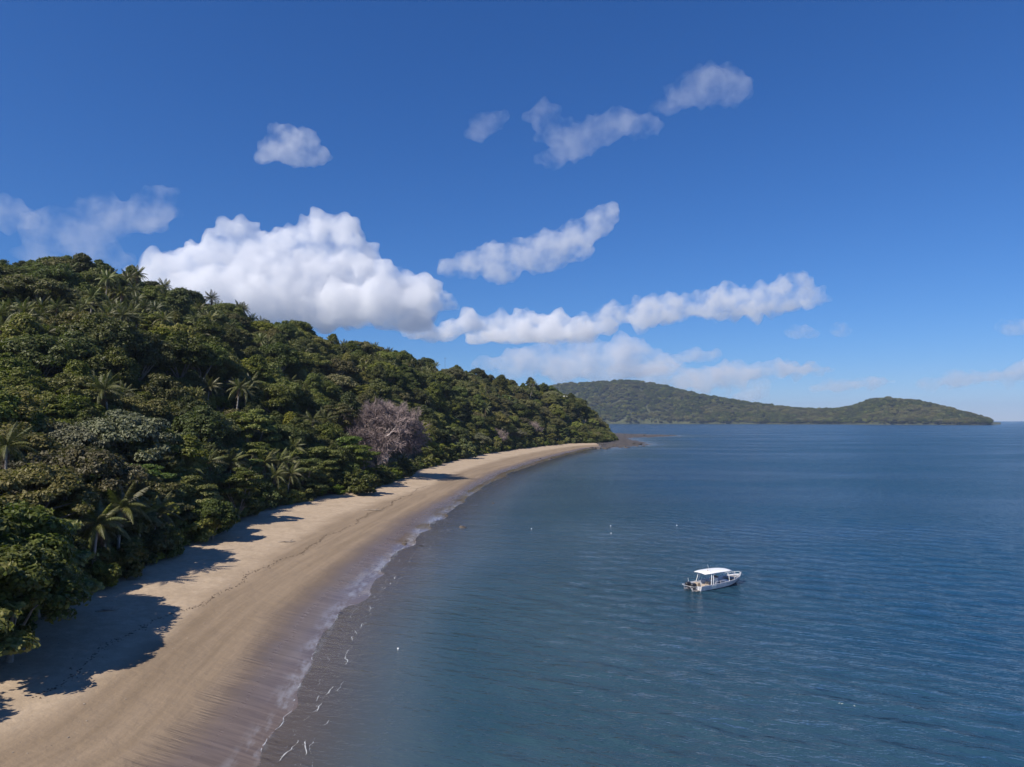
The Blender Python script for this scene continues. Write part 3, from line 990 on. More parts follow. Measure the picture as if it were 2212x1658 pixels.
PALMS = [
    (128, 1105, 2, 0.9), (185, 1075, 0, 0.9), (335, 1100, 2, 0.9), (570, 1000, 0, 0.9), (630, 1000, 0, 0.9), (520, 1030, 0, 0.9), (210, 1120, 0, 0.95), (262, 1098, 0, 1.0), (312, 1118, 2, 1.0), (240, 1150, 2, 0.8), (18, 955, 1, 1.0), (395, 1012, 0, 0.95), (372, 1020, 0, 0.9),
    (472, 985, 1, 0.95), (495, 1000, 0, 0.95), (548, 1052, 2, 0.95), (606, 992, 0, 1.0), (588, 1030, 2, 1.0), (622, 1022, 2, 1.0), (640, 968, 0, 1.0), (684, 905, 1, 1.0), (655, 940, 0, 1.0),
    (668, 922, 0, 0.9), (862, 992, 2, 0.9), (575, 985, 0, 0.9), (545, 930, 0, 0.8), (840, 1010, 2, 0.7),
]
for (u, v, k, s) in PALMS:
    h = PALM[k][3] * s
    x, y, z = spot(u, v, h + 0.3)
    az = math.atan2(u - 1106, FP)
    dd_ = np.arange(40, 420, 0.5)
    tt_ = land(np.column_stack([np.sin(az) * dd_, np.cos(az) * dd_]))[2]
    dm = dd_[np.argmax(tt_ > (1.6 if u < 350 else 3.6))]
    if math.hypot(x, y) < dm:                 # keep the foot among the shrubs, shorten the stem to suit
        x, y = math.sin(az) * dm, math.cos(az) * dm; z = land_z(x, y)
        s = min(1.15, max(0.85 if u < 350 else 0.6, (pix(u, v, dm).z - z) / PALM[k][3]))
    add('palm%d' % k, x, y, z, s, True)
# trees just outside the left edge, whose shade falls across the near sand
for (x, y, k, s) in [(-46, 36, 'near_dark', 1.05), (-50, 27, 'near_mid', 1.1), (-47, 44, 'near_mid', 0.95), (-52, 16, 'near_dark', 1.1), (-50, 52, 'near_dark', 1.0)]:
    add(k, x, y, land_z(x, y), s, True)
# palms higher on the slope
rp = random.Random(8)
PCL = [(60, 655, 50, 25, 9), (20, 690, 30, 30, 6), (130, 700, 60, 25, 9), (255, 680, 70, 18, 14), (330, 690, 50, 20, 8), (430, 700, 60, 30, 8), (480, 690, 70, 30, 8), (200, 650, 30, 18, 4), (270, 632, 40, 12, 6), (215, 605, 20, 8, 3),
       (600, 740, 80, 30, 10), (510, 672, 30, 8, 5), (700, 755, 60, 25, 8), (840, 785, 80, 25, 10), (930, 805, 60, 20, 9), (960, 840, 60, 20, 8), (1050, 850, 60, 20, 6), (1150, 885, 50, 15, 5), (760, 735, 60, 10, 4), (550, 850, 60, 30, 6)]
for (u, v, su, sv, k) in PCL:
    for i in range(k):
        q = rp.choice([1, 3, 3, 1, 0]); s = rp.uniform(0.78, 1.02)
        x, y, z = spot(u + rp.gauss(0, su * 0.55), v + rp.gauss(0, sv * 0.55), PALM[q][3] * s)
        add('palm%d' % q, x, y, z, s, True)
# the low green front of the wood along the beach
rf = random.Random(77)
seg = np.hypot(*np.diff(tree_xy, axis=0).T); cum = np.concatenate([[0], np.cumsum(seg)])
q_ = cum[3]
while q_ < cum[-1] - 5:
    k_ = np.searchsorted(cum, q_) - 1
    f_ = (q_ - cum[k_]) / seg[k_]
    b_ = tree_xy[k_] + (tree_xy[k_ + 1] - tree_xy[k_]) * f_
    dr_ = (tree_xy[k_ + 1] - tree_xy[k_]) / seg[k_]; nr_ = np.array([-dr_[1], dr_[0]])
    near = np.hypot(*b_) < 240
    for row, (o0, o1) in enumerate(((0.3, 3.0), (4, 8), (9, 14))):
        uu_ = 1106 + FP * b_[0] / max(b_[1], 1)
        if 95 < uu_ < 350 and (row == 2 or rf.random() < 0.22): continue      # palms stand here
        if row and -11.5 < math.degrees(math.atan2(b_[0], b_[1])) < -6.2: continue
        if rf.random() < (0.12, 0.1, 0.05)[row]: continue
        p_ = b_ + nr_ * rf.uniform(o0, o1) + dr_ * rf.uniform(-1, 1)
        if row == 0:
            kd = rf.choice(['near_bush_a', 'near_bush_b', 'near_bush_c'] if near else ['bush_mid', 'bush_dark', 'bush_bright']); s = rf.uniform(0.55, 1.15)
        elif row == 1:
            kd = rf.choice(['near_bush_a', 'near_bush_b', 'near_mid', 'near_dark'] if near else ['bush_dark', 'layer_mid', 'dome_mid_b', 'bush_mid'])
            s = rf.uniform(0.9, 1.4) if 'bush' in kd else rf.uniform(0.5, 0.72)
        else:
            kd = rf.choice(['near_mid', 'near_dark', 'near_mid', 'layer_bright'] if near else ['layer_mid', 'dome_mid_a', 'dome_dark_a', 'dome_olive', 'layer_bright']); s = rf.uniform(0.6, 0.92)
        add(kd, p_[0], p_[1], land_z(p_[0], p_[1]), s, bool(row == 0 and near))
    q_ += 2.9 if near else 4.6
# the rest of the wood on a jittered grid
rsn = np.random.RandomState(21)
VK, VP = Val(31), Val(32)
gx, gy = np.meshgrid(np.arange(-420, 190, 5.2), np.arange(-40, 1150, 5.2), indexing='ij')
G = np.column_stack([gx.ravel(), gy.ravel()]) + rsn.uniform(-2.6, 2.6, (gx.size, 2))
gz, gt, gtt = land(G)
gaz = np.degrees(np.arctan2(G[:, 0], G[:, 1])); gd = np.hypot(G[:, 0], G[:, 1])
gdr = np.interp(np.radians(gaz), _fz, F_RD)
gdt = np.interp(np.radians(gaz), _fz, F_TD)
sel = (gtt > 2.0) & (gaz > -62) & (gaz < 11) & (gd < gdr + 60) & (gd > 30)
hx = np.array([[p['x'], p['y'], p['R']] for p in plants])
KINDS_HILL = ['dome_dark_a', 'dome_dark_b', 'dome_mid_a', 'dome_mid_b', 'dome_olive', 'umb_olive', 'umb_mid', 'tall_dark', 'tall_mid', 'layer_mid', 'yellow_dome', 'umb_grey', 'palm0', 'palm1', 'bush_mid']
for i in np.where(sel)[0]:
    x, y = G[i]
    if (np.hypot(hx[:, 0] - x, hx[:, 1] - y) < hx[:, 2] * 0.62).any(): continue
    if -13.0 < gaz[i] < -6.2 and gd[i] < gdt[i] + 42 and gtt[i] > 3: continue      # room for the baobab
    a = VK(np.array([x / 38]), np.array([y / 38]))[0]; b = VP(np.array([x / 90]), np.array([y / 90]))[0]
    tau = (gd[i] - gdt[i]) / max(30, gdr[i] - gdt[i])
    w = np.array([3.4, 2.8, 3.0, 2.6, 1.2, 0.8, 1.2, 1.1, 1.6, 1.0, 0.30, 0.25, 0.5, 0.4, 1.2])
    w[:2] *= 0.4 + 2.4 * a; w[4:6] *= 0.3 + 3 * (1 - a) ** 2; w[12:14] *= 12 * max(0, b - 0.42)
    if gaz[i] > -3: w[4:6] *= 2.0; w[:2] *= 0.7
    if gtt[i] < 12 and gd[i] > 60:
        kind = rnd.choices(['bush_mid', 'bush_bright', 'bush_dark', 'layer_mid', 'dome_mid_b', 'layer_bright'], [3, 1.6, 3, 2.2, 1.4, 1.0])[0]
    else:
        kind = rnd.choices(KINDS_HILL, w)[0]
    s = rnd.uniform(0.50, 0.86) if rnd.random() < 0.82 else rnd.uniform(0.9, 1.3)
    if tau > 0.86: s *= 0.85
    if gtt[i] < 14 and not kind.startswith('bush'): s *= 0.75
    if gd[i] < 150 and kind in ('dome_dark_a', 'dome_dark_b', 'dome_mid_a'): kind = rnd.choice(['near_dark', 'near_mid']); s *= 0.85
    add(kind, x, y, gz[i], s)

# what the camera sees of each plant: near to far, against the skyline of all nearer ones
plants.sort(key=lambda p: math.hypot(p['x'], p['y']))
buf = np.full(2400, -90.0)
for p in plants:
    d = math.hypot(p['x'], p['y']); az = math.degrees(math.atan2(p['x'], p['y']))
    hw = math.degrees(p['R'] / d)
    i0 = int((az - hw + 64) / 0.035); i1 = max(i0 + 1, int((az + hw + 64) / 0.035))
    i0 = max(0, min(2399, i0)); i1 = max(i0 + 1, min(2400, i1))
    top = math.degrees(math.atan2(p['z'] + p['H'] * 0.95 - CAM_H, d)); bot = math.degrees(math.atan2(p['z'] + 1 - CAM_H, d))
    vis = np.clip(top - np.maximum(buf[i0:i1], bot), 0, None).mean()
    p['score'] = vis * 2 * hw if -37 < az < 11 else 0.0
    p['az'], p['d'] = az, d
    ramp = 1 - np.abs(np.linspace(-1, 1, i1 - i0)) ** 2.5
    buf[i0:i1] = np.maximum(buf[i0:i1], bot + (top - bot) * (0.55 + 0.40 * ramp) if not p['kind'].startswith('palm') else buf[i0:i1])
    p['tau'] = (d - np.interp(math.radians(az), _fz, F_TD)) / max(30, np.interp(math.radians(az), _fz, F_RD) - np.interp(math.radians(az), _fz, F_TD))

NAME = {'d': 'broadleaf_tree', 'n': 'broadleaf_tree', 'u': 'umbrella_tree', 'l': 'layered_tree', 't': 'slender_tree', 'y': 'broadleaf_tree', 'b': 'shrub', 'p': 'coconut_palm'}
for p in plants: p['name'] = 'shrub' if 'bush' in p['kind'] else NAME[p['kind'][0]]
indiv = []
limit = {'broadleaf_tree': 210, 'umbrella_tree': 90, 'layered_tree': 70, 'slender_tree': 50, 'shrub': 110, 'coconut_palm': 150}
for nm, lim in limit.items():
    c = sorted([p for p in plants if p['name'] == nm and p['score'] > 0.0], key=lambda p: -p['score'] - (5 if p['hand'] and p['score'] > 0.02 else 0))[:lim]
    c = [p for p in c if p['score'] > 0.03 or p['hand']]
    indiv += c
ids = {id(p) for p in indiv}
mass = [p for p in plants if id(p) not in ids]

# ---------------------------------------------------------------- labels for the single plants
LOOKW = {'dome_dark_a': 'dark green domed tree', 'dome_dark_b': 'tall dark green domed tree', 'dome_mid_a': 'mid green domed tree', 'dome_mid_b': 'small mid green domed tree', 'dome_olive': 'olive green domed tree',
         'umb_olive': 'olive umbrella-crowned tree', 'umb_mid': 'green umbrella-crowned tree', 'umb_grey': 'grey-brown thin-leaved tree', 'layer_bright': 'bright green tiered tree', 'layer_mid': 'mid green tiered tree',
         'tall_dark': 'slender dark green tree', 'tall_mid': 'slender mid green tree', 'yellow_dome': 'yellow-green domed tree', 'bush_mid': 'mid green shrub', 'bush_bright': 'bright green shrub', 'bush_dark': 'dark green shrub',
         'near_bush_a': 'mid green shrub', 'near_bush_b': 'dark green shrub', 'near_bush_c': 'bright green shrub',
         'near_dark': 'leafy dark green tree', 'near_mid': 'leafy tiered green tree', 'near_olive': 'broad olive spreading tree', 'near_grey': 'broad grey-brown spreading tree'}
for i in range(4): LOOKW['palm%d' % i] = ['coconut palm', 'tall coconut palm', 'short coconut palm', 'very tall coconut palm'][i]
BANDS = [(0.88, 'on the ridge line'), (0.62, 'high on the slope'), (0.34, 'on the middle slope'), (0.09, 'on the lower slope'), (-9, 'at the beach edge')]
COLS = [(170, 'far left'), (380, 'below left cloud end'), (560, 'below the big cloud'), (720, 'just left of baobab'), (940, 'around the baobab'), (1060, 'right of baobab'), (1190, 'above far beach end'), (9999, 'on headland tip')]
NTH = ['', 'second', 'third', 'fourth', 'fifth', 'sixth', 'seventh', 'eighth', 'ninth', 'tenth', 'eleventh', 'twelfth', 'thirteenth', 'fourteenth', 'fifteenth', 'sixteenth', 'seventeenth', 'eighteenth', 'nineteenth', 'twentieth']
bins = {}
for p in indiv:
    u = 1106 + FP * math.tan(math.radians(p['az']))
    p['u'] = u
    band = next(w for a, w in BANDS if p['tau'] > a)
    col = next(w for a, w in COLS if u < a)
    bins.setdefault((LOOKW[p['kind']], band, col), []).append(p)
for (lk, band, col), ps in bins.items():
    ps.sort(key=lambda p: p['u'])
    for i, p in enumerate(ps):
        if len(ps) == 1: p['label'] = f'{lk} {band}, {col}'
        elif i == 0: p['label'] = f'leftmost {lk} {band}, {col}'
        elif i == len(ps) - 1: p['label'] = f'rightmost {lk} {band}, {col}'
        elif i < 20: p['label'] = f'{NTH[i]} {lk} from left {band}, {col}'
        else: p['label'] = f'{lk} {band}, {col}'
    
GROUPW = {'broadleaf_tree': 'broadleaf trees of the wooded slope', 'umbrella_tree': 'umbrella-crowned trees of the slope', 'layered_tree': 'tiered trees of the slope',
          'slender_tree': 'slender trees of the slope', 'shrub': 'shrubs along the beach', 'coconut_palm': 'coconut palms on the slope'}

FIRST = {}
frame_cache = {}
for p in indiv:
    k = p['kind']
    e = empty(p['name'], (p['x'], p['y'], p['z']), p['rot'])
    sc_ = p['s']
    e.scale = (sc_ * rnd.uniform(0.92, 1.08), sc_ * rnd.uniform(0.92, 1.08), sc_ * rnd.uniform(0.92, 1.08))
    tag(e, p['label'], 'palm' if k[0] == 'p' else 'shrub' if 'bush' in k else 'tree', GROUPW[p['name']])
    if k[0] == 'p':
        cm, tm, top, h = PALM[int(k[-1])]
    else:
        cm, tm = PROTO[k]
    t = bpy.data.objects.new('stem' if 'bush' in k else 'trunk', tm); C.objects.link(t); t.parent = e
    if k[0] == 'p' and p['d'] < 260:
        for q, M, s in palm_frames(200 + int(k[-1]) + int(p['u']) % 5, 22):
            f = bpy.data.objects.new('frond', FRONDS[q]); C.objects.link(f); f.parent = e
            f.matrix_local = Matrix.Translation(Vector(top)) @ M @ Matrix.Scale(s, 4)
    else:
        c = bpy.data.objects.new('foliage' if 'bush' in k else 'crown', cm); C.objects.link(c); c.parent = e
        FIRST.setdefault(k, (c, t))


# ---------------------------------------------------------------- the trees beyond counting: one wood
def instanced_wood(name, label, pts, scales, rots, kinds, order):
    me = bpy.data.meshes.new(name)
    me.from_pydata([tuple(p) for p in pts], [], [])
    fattr(me, 'tree_scale', scales); fattr(me, 'tree_rot', rots)
    a = me.attributes.new('tree_kind', 'INT', 'POINT'); a.data.foreach_set('value', np.array(kinds, np.int32))
    o = bpy.data.objects.new(name, me); C.objects.link(o)
    ng = bpy.data.node_groups.new(name, 'GeometryNodeTree')
    ng.interface.new_socket('Geometry', in_out='INPUT', socket_type='NodeSocketGeometry')
    ng.interface.new_socket('Geometry', in_out='OUTPUT', socket_type='NodeSocketGeometry')
    N, L = ng.nodes, ng.links
    gi, go = N.new('NodeGroupInput'), N.new('NodeGroupOutput')
    gl = N.new('GeometryNodeJoinGeometry')
    tops = []
    for k in order:
        j = N.new('GeometryNodeJoinGeometry')
        for ob in FIRST[k]:
            oi = N.new('GeometryNodeObjectInfo'); oi.transform_space = 'ORIGINAL'
            oi.inputs['Object'].default_value = ob
            L.new(oi.outputs['Geometry'], j.inputs[0])
        g2 = N.new('GeometryNodeGeometryToInstance')
        L.new(j.outputs[0], g2.inputs[0]); tops.append(g2.outputs[0])
    for tpo in reversed(tops): L.new(tpo, gl.inputs[0])
    ip = N.new('GeometryNodeInstanceOnPoints')
    ip.inputs['Pick Instance'].default_value = True
    L.new(gi.outputs[0], ip.inputs['Points']); L.new(gl.outputs[0], ip.inputs['Instance'])

    def named(nm, dt):
        x = N.new('GeometryNodeInputNamedAttribute'); x.data_type = dt; x.inputs['Name'].default_value = nm
        return x.outputs['Attribute']
    L.new(named('tree_kind', 'INT'), ip.inputs['Instance Index'])
    L.new(named('tree_scale', 'FLOAT'), ip.inputs['Scale'])
    cx = N.new('ShaderNodeCombineXYZ'); L.new(named('tree_rot', 'FLOAT'), cx.inputs[2])
    er = N.new('FunctionNodeEulerToRotation'); L.new(cx.outputs[0], er.inputs[0])
    L.new(er.outputs[0], ip.inputs['Rotation'])
    L.new(ip.outputs[0], go.inputs[0])
    md = o.modifiers.new('wood', 'NODES'); md.node_group = ng
    tag(o, label, None, None, 'stuff')
    return o


ORDER = [k for k in list(SPEC) + ['palm0', 'palm1', 'palm2', 'palm3'] if k in FIRST]
mass = [p for p in mass if p['kind'] in FIRST]
instanced_wood('forest_canopy', 'dense green wood filling in between the single trees of the slope', [(p['x'], p['y'], p['z']) for p in mass], [p['s'] for p in mass], [p['rot'] for p in mass], [ORDER.index(p['kind']) for p in mass], ORDER)
print('PLANTS', len(plants), 'single', len(indiv), 'mass', len(mass))
# ---------------------------------------------------------------- far shore across the bay
ISL = [(1100, 842), (1180, 838), (1230, 830), (1280, 829), (1350, 824), (1385, 826), (1440, 837), (1500, 853), (1560, 862), (1620, 872), (1680, 881), (1740, 886), (1790, 887), (1840, 882), (1875, 868), (1915, 862),
       (1950, 866), (1990, 870), (2030, 882), (2060, 889), (2100, 900), (2130, 908), (2150, 914)]
iu = np.linspace(1100, 2160, 320)
iv = np.interp(iu, [a for a, b in ISL], [b for a, b in ISL])
iv = np.convolve(np.pad(iv, 4, mode='edge'), np.ones(9) / 9, 'valid')
isl_front = lambda u: 3560 - 330 * (u - 1340) / 800 + 25 * np.sin(u / 31) + 18 * np.sin(u / 11 + 1)
isl_off = np.array([-30, 0, 12, 30, 60, 100, 150, 210, 270, 340, 420, 480, 540, 640, 800])
W1 = Val(77)


def isl_z(u, off):
    f = isl_front(u)
    v = np.interp(u, iu, iv)
    rd = 470.0
    az = np.arctan2(u - 1106, FP)
    zt = CAM_H + (f + rd) * (906.3 - v) / FP * np.cos(az) - 9
    zt = np.maximum(zt, 0)
    k = np.where(off < rd, np.clip(off / rd, 0, 1), np.clip(1 - (off - rd) / 600, 0, 1))
    g = 0.35 * np.sqrt(k) + 0.65 * k * k * (3 - 2 * k)
    x = np.sin(az) * (f + off); y = np.cos(az) * (f + off)
    return x, y, np.where(off < 0, -4, g * zt + (W1(x / 120, y / 120) - 0.5) * 26 * k * (1 - k) * 3 + np.where(off >= 0, 0.4, 0))


U, O = np.meshgrid(iu, isl_off, indexing='ij')
ix, iy, iz = isl_z(U.ravel(), O.ravel())
nn_ = len(isl_off)
ii = (np.arange(len(iu) - 1)[:, None] * nn_ + np.arange(nn_ - 1)[None]).ravel()
IF = np.stack([ii, ii + nn_, ii + nn_ + 1, ii + 1], -1)
grid_obj('far_hills', np.column_stack([ix, iy, iz]), IF, SOIL, {})
rsi = np.random.RandomState(4)
NI = 7500
ru = rsi.uniform(1105, 2138, NI); ro = rsi.uniform(1, 540, NI)
tx, ty, tz = isl_z(ru, ro)
w2 = Val(78)(tx / 110, ty / 110); w3 = Val(79)(tx / 35, ty / 35)
fk = []
for a, b in zip(w2, w3):
    c = rsi.rand()
    if a > 0.62 and c < 0.75: k = 'yellow_dome' if b > 0.5 else 'dome_olive'
    elif a > 0.5: k = 'dome_mid_a' if c < 0.6 else 'umb_olive'
    else: k = 'dome_dark_a' if c < 0.55 else 'dome_mid_a' if c < 0.85 else 'dome_dark_b'
    fk.append(k if k in ORDER else 'dome_mid_a')
fs = rsi.uniform(0.9, 2.0, NI)
okf = tz > 0.2
instanced_wood('far_wood', 'hazy green wood covering the far hills across the bay', np.column_stack([tx, ty, tz - 0.5])[okf], fs[okf], rsi.uniform(0, 6.28, NI)[okf], [ORDER.index(k) for k, q in zip(fk, okf) if q], ORDER)


# ---------------------------------------------------------------- leafless baobab and other bare trees
def bare_tree(seed, H, R, r0, levels, kids, fork=0.30):
    """Returns (wood MB, twig MB): trunk, limbs and a haze of fine twigs filling a dome."""
    rs = np.random.RandomState(seed)
    wood, twig = MB(), MB()
    base = np.array([0, 0, H * fork])
    wood.tube([(0, 0, -1), (0, 0, 0), (0.1, 0, H * fork * 0.55), base], [r0 * 1.35, r0 * 1.2, r0, r0 * 0.85], 9)

    def grow(p, d, length, r, lv):
        n = 3 if lv < levels - 1 else 2
        pts, rr = [p], [r]
        q = p.copy(); dd = d.copy()
        for i in range(n):
            dd = dd + rs.normal(size=3) * 0.20 + np.array([0, 0, 0.07 if lv < 2 else 0.0])
            dd /= np.linalg.norm(dd)
            q = q + dd * length / n
            pts.append(q); rr.append(r * (1 - 0.62 * (i + 1) / n))
        if lv < levels - 2: wood.tube(pts, rr, 6 if lv < 2 else 4)
        else: twig.tube(pts, rr, 3)
        if lv == levels: return
        for j in range(kids[lv]):
            s = rs.uniform(0.35, 1.0) if j else 1.0
            k = min(n - 1, int(s * n)); f = s * n - k
            b = pts[k] + (pts[min(k + 1, n)] - pts[k]) * f
            o = rs.normal(size=3); o -= dd * (o @ dd); o /= np.linalg.norm(o)
            nd = dd * 0.72 + o * rs.uniform(0.5, 0.95) + np.array([0, 0, 0.10])
            # keep to the dome
            out = b - np.array([0, 0, H * 0.45])
            lim = (out[0] / R) ** 2 + (out[1] / R) ** 2 + (out[2] / (H * 0.55)) ** 2
            if lim > 0.95: nd = nd - 0.8 * out / np.linalg.norm(out)
            nd /= np.linalg.norm(nd)
            grow(b, nd, length * rs.uniform(0.52, 0.70), max(r * 0.52, 0.022), lv + 1)
    for i in range(kids[0]):
        a = 2 * math.pi * i / kids[0] + rs.uniform(-.25, .25)
        el = rs.uniform(0.15, 0.95) if i % 3 else 1.35
        d = np.array([math.cos(a) * math.cos(el), math.sin(a) * math.cos(el), math.sin(el)])
        grow(base - (0, 0, rs.uniform(0, 0.1) * H), d, H * 0.34, r0 * 0.48, 1)
    return wood, twig


wood, twig = bare_tree(3, 29.5, 20.5, 1.9, 5, [13, 6, 6, 6, 7], 0.25)
WM, TM = wood.mesh('trunk', BAOBAB_WOOD), twig.mesh('crown', BAOBAB_TWIG)
wood2, twig2 = bare_tree(9, 12.5, 7.5, 0.5, 4, [9, 6, 6, 7], 0.3)
WM2, TM2 = wood2.mesh('trunk', BAOBAB_WOOD), twig2.mesh('crown', BAOBAB_TWIG)
wood3, twig3 = bare_tree(14, 9.0, 3.4, 0.26, 3, [5, 3, 3], 0.5)
WM3, TM3 = wood3.mesh('trunk', BARK_PALE), twig3.mesh('crown', BARK_PALE)


def bare(name, label, u, v, h, wm, tm, s, group=None, cat='tree', rz=0.0, back=0.0):
    x, y, z = spot(u, v, h * s)
    if back:                    # stand it a given distance behind the tree line and size it to reach v
        az = math.atan2(u - 1106, FP); d = float(np.interp(az, _fz, F_TD)) + back
        x, y = math.sin(az) * d, math.cos(az) * d; z = land_z(x, y)
        s = (pix(u, v, d).z - z) / h * 1.03
    e = empty(name, (x, y, z - 0.3), rz)
    e.scale = (s, s, s)
    tag(e, label, cat, group)
    for nm, me in (('trunk', wm), ('crown', tm)):
        o = bpy.data.objects.new(nm, me); C.objects.link(o); o.parent = e
    return e


bare('leafless_baobab', 'huge leafless purple-brown baobab rising above the beach trees', 828, 838, 29.5, WM, TM, 1.0, back=26)
bare('leafless_tree', 'leafless purple-brown tree right of the baobab behind the beach shrubs', 1075, 916, 12.5, WM2, TM2, 1.15, 'smaller leafless trees')
bare('leafless_tree', 'leafless reddish-brown tree standing above the far end of the beach', 1150, 902, 12.5, WM2, TM2, 1.2, 'smaller leafless trees', rz=2.1)
bare('leafless_tree', 'grey leafless tree at the beach edge just left of the baobab', 790, 985, 12.5, WM2, TM2, 0.62, 'smaller leafless trees', rz=4.0)
for i, (u, v, s, lb) in enumerate([
        (151, 697, 1.0, 'pale dead snag high on the slope at far left'), (503, 750, 0.9, 'pale forked dead tree below the ridge under the big cloud'),
        (1262, 905, 1.1, 'pale leaning dead tree among the headland trees'), (725, 1000, 0.7, 'pale bare branching tree between the bright tiered trees at the beach'),
        (455, 945, 0.8, 'pale bare tree standing among the near palms'), (1000, 855, 0.9, 'pale dead tree on the middle slope right of the baobab')]):
    bare('dead_tree', lb, u, v, 9.0, WM3, TM3, s, 'pale dead trees', rz=i * 1.3)


# ---------------------------------------------------------------- plain materials
def flat_mat(name, col, rough=0.5, metal=0.0, vary=0.12, scale=3.0, spec=0.5):
    m, n, l = new_mat(name)
    b = n['Principled BSDF']
    oc = n.new('ShaderNodeTexCoord').outputs['Object']
    c2 = tuple(x * (1 - vary) for x in col); c3 = tuple(min(1, x * (1 + vary * 0.6)) for x in col)
    l.new(mixc(n, l, maprange(n, l, noise_n(n, l, oc, scale, 5.0, 0.65), 0.3, 0.7), c2, c3), b.inputs['Base Color'])
    b.inputs['Roughness'].default_value = rough
    b.inputs['Metallic'].default_value = metal
    b.inputs['Specular IOR Level'].default_value = spec
    return m


ALU = flat_mat('bare_aluminium', (0.64, 0.64, 0.67), 0.42, 0.12, 0.2, 2.2)
ALU_DK = flat_mat('worn_aluminium_deck', (0.30, 0.28, 0.27), 0.6, 0.3, 0.35, 4.0)
WHITE = flat_mat('white_paint', (0.80, 0.80, 0.80), 0.4, 0.0, 0.06)
BLACK = flat_mat('black_engine', (0.018, 0.018, 0.022), 0.3, 0.0, 0.2)
GREYP = flat_mat('grey_engine_leg', (0.16, 0.16, 0.18), 0.4, 0.2, 0.2)
RUBBER = flat_mat('antifouling', (0.03, 0.035, 0.045), 0.7)
CREAM = flat_mat('cream_panel', (0.84, 0.83, 0.76), 0.5)
TANW = flat_mat('tan_vinyl', (0.42, 0.34, 0.26), 0.6)
DRIFT = flat_mat('driftwood', (0.30, 0.25, 0.20), 0.9, 0, 0.35, 2.0)
WEED = flat_mat('dry_seaweed', (0.10, 0.070, 0.048), 0.95, 0, 0.4, 2.0)
FOAM = flat_mat('sea_foam', (0.72, 0.75, 0.78), 0.7, 0, 0.1, 2.0)
_fn, _fl = FOAM.node_tree.nodes, FOAM.node_tree.links      # thin foam lets the water show through
_ft = _fn.new('ShaderNodeBsdfTransparent'); _fm = _fn.new('ShaderNodeMixShader'); _fm.inputs[0].default_value = 0.5
_fl.new(_fn['Principled BSDF'].outputs[0], _fm.inputs[1]); _fl.new(_ft.outputs[0], _fm.inputs[2])
_fl.new(_fm.outputs[0], [q for q in _fn if q.type == 'OUTPUT_MATERIAL'][0].inputs['Surface'])
PLASTER = flat_mat('plaster', (0.66, 0.58, 0.48), 0.8)
METALROOF = flat_mat('white_metal_roof', (0.78, 0.78, 0.78), 0.5)


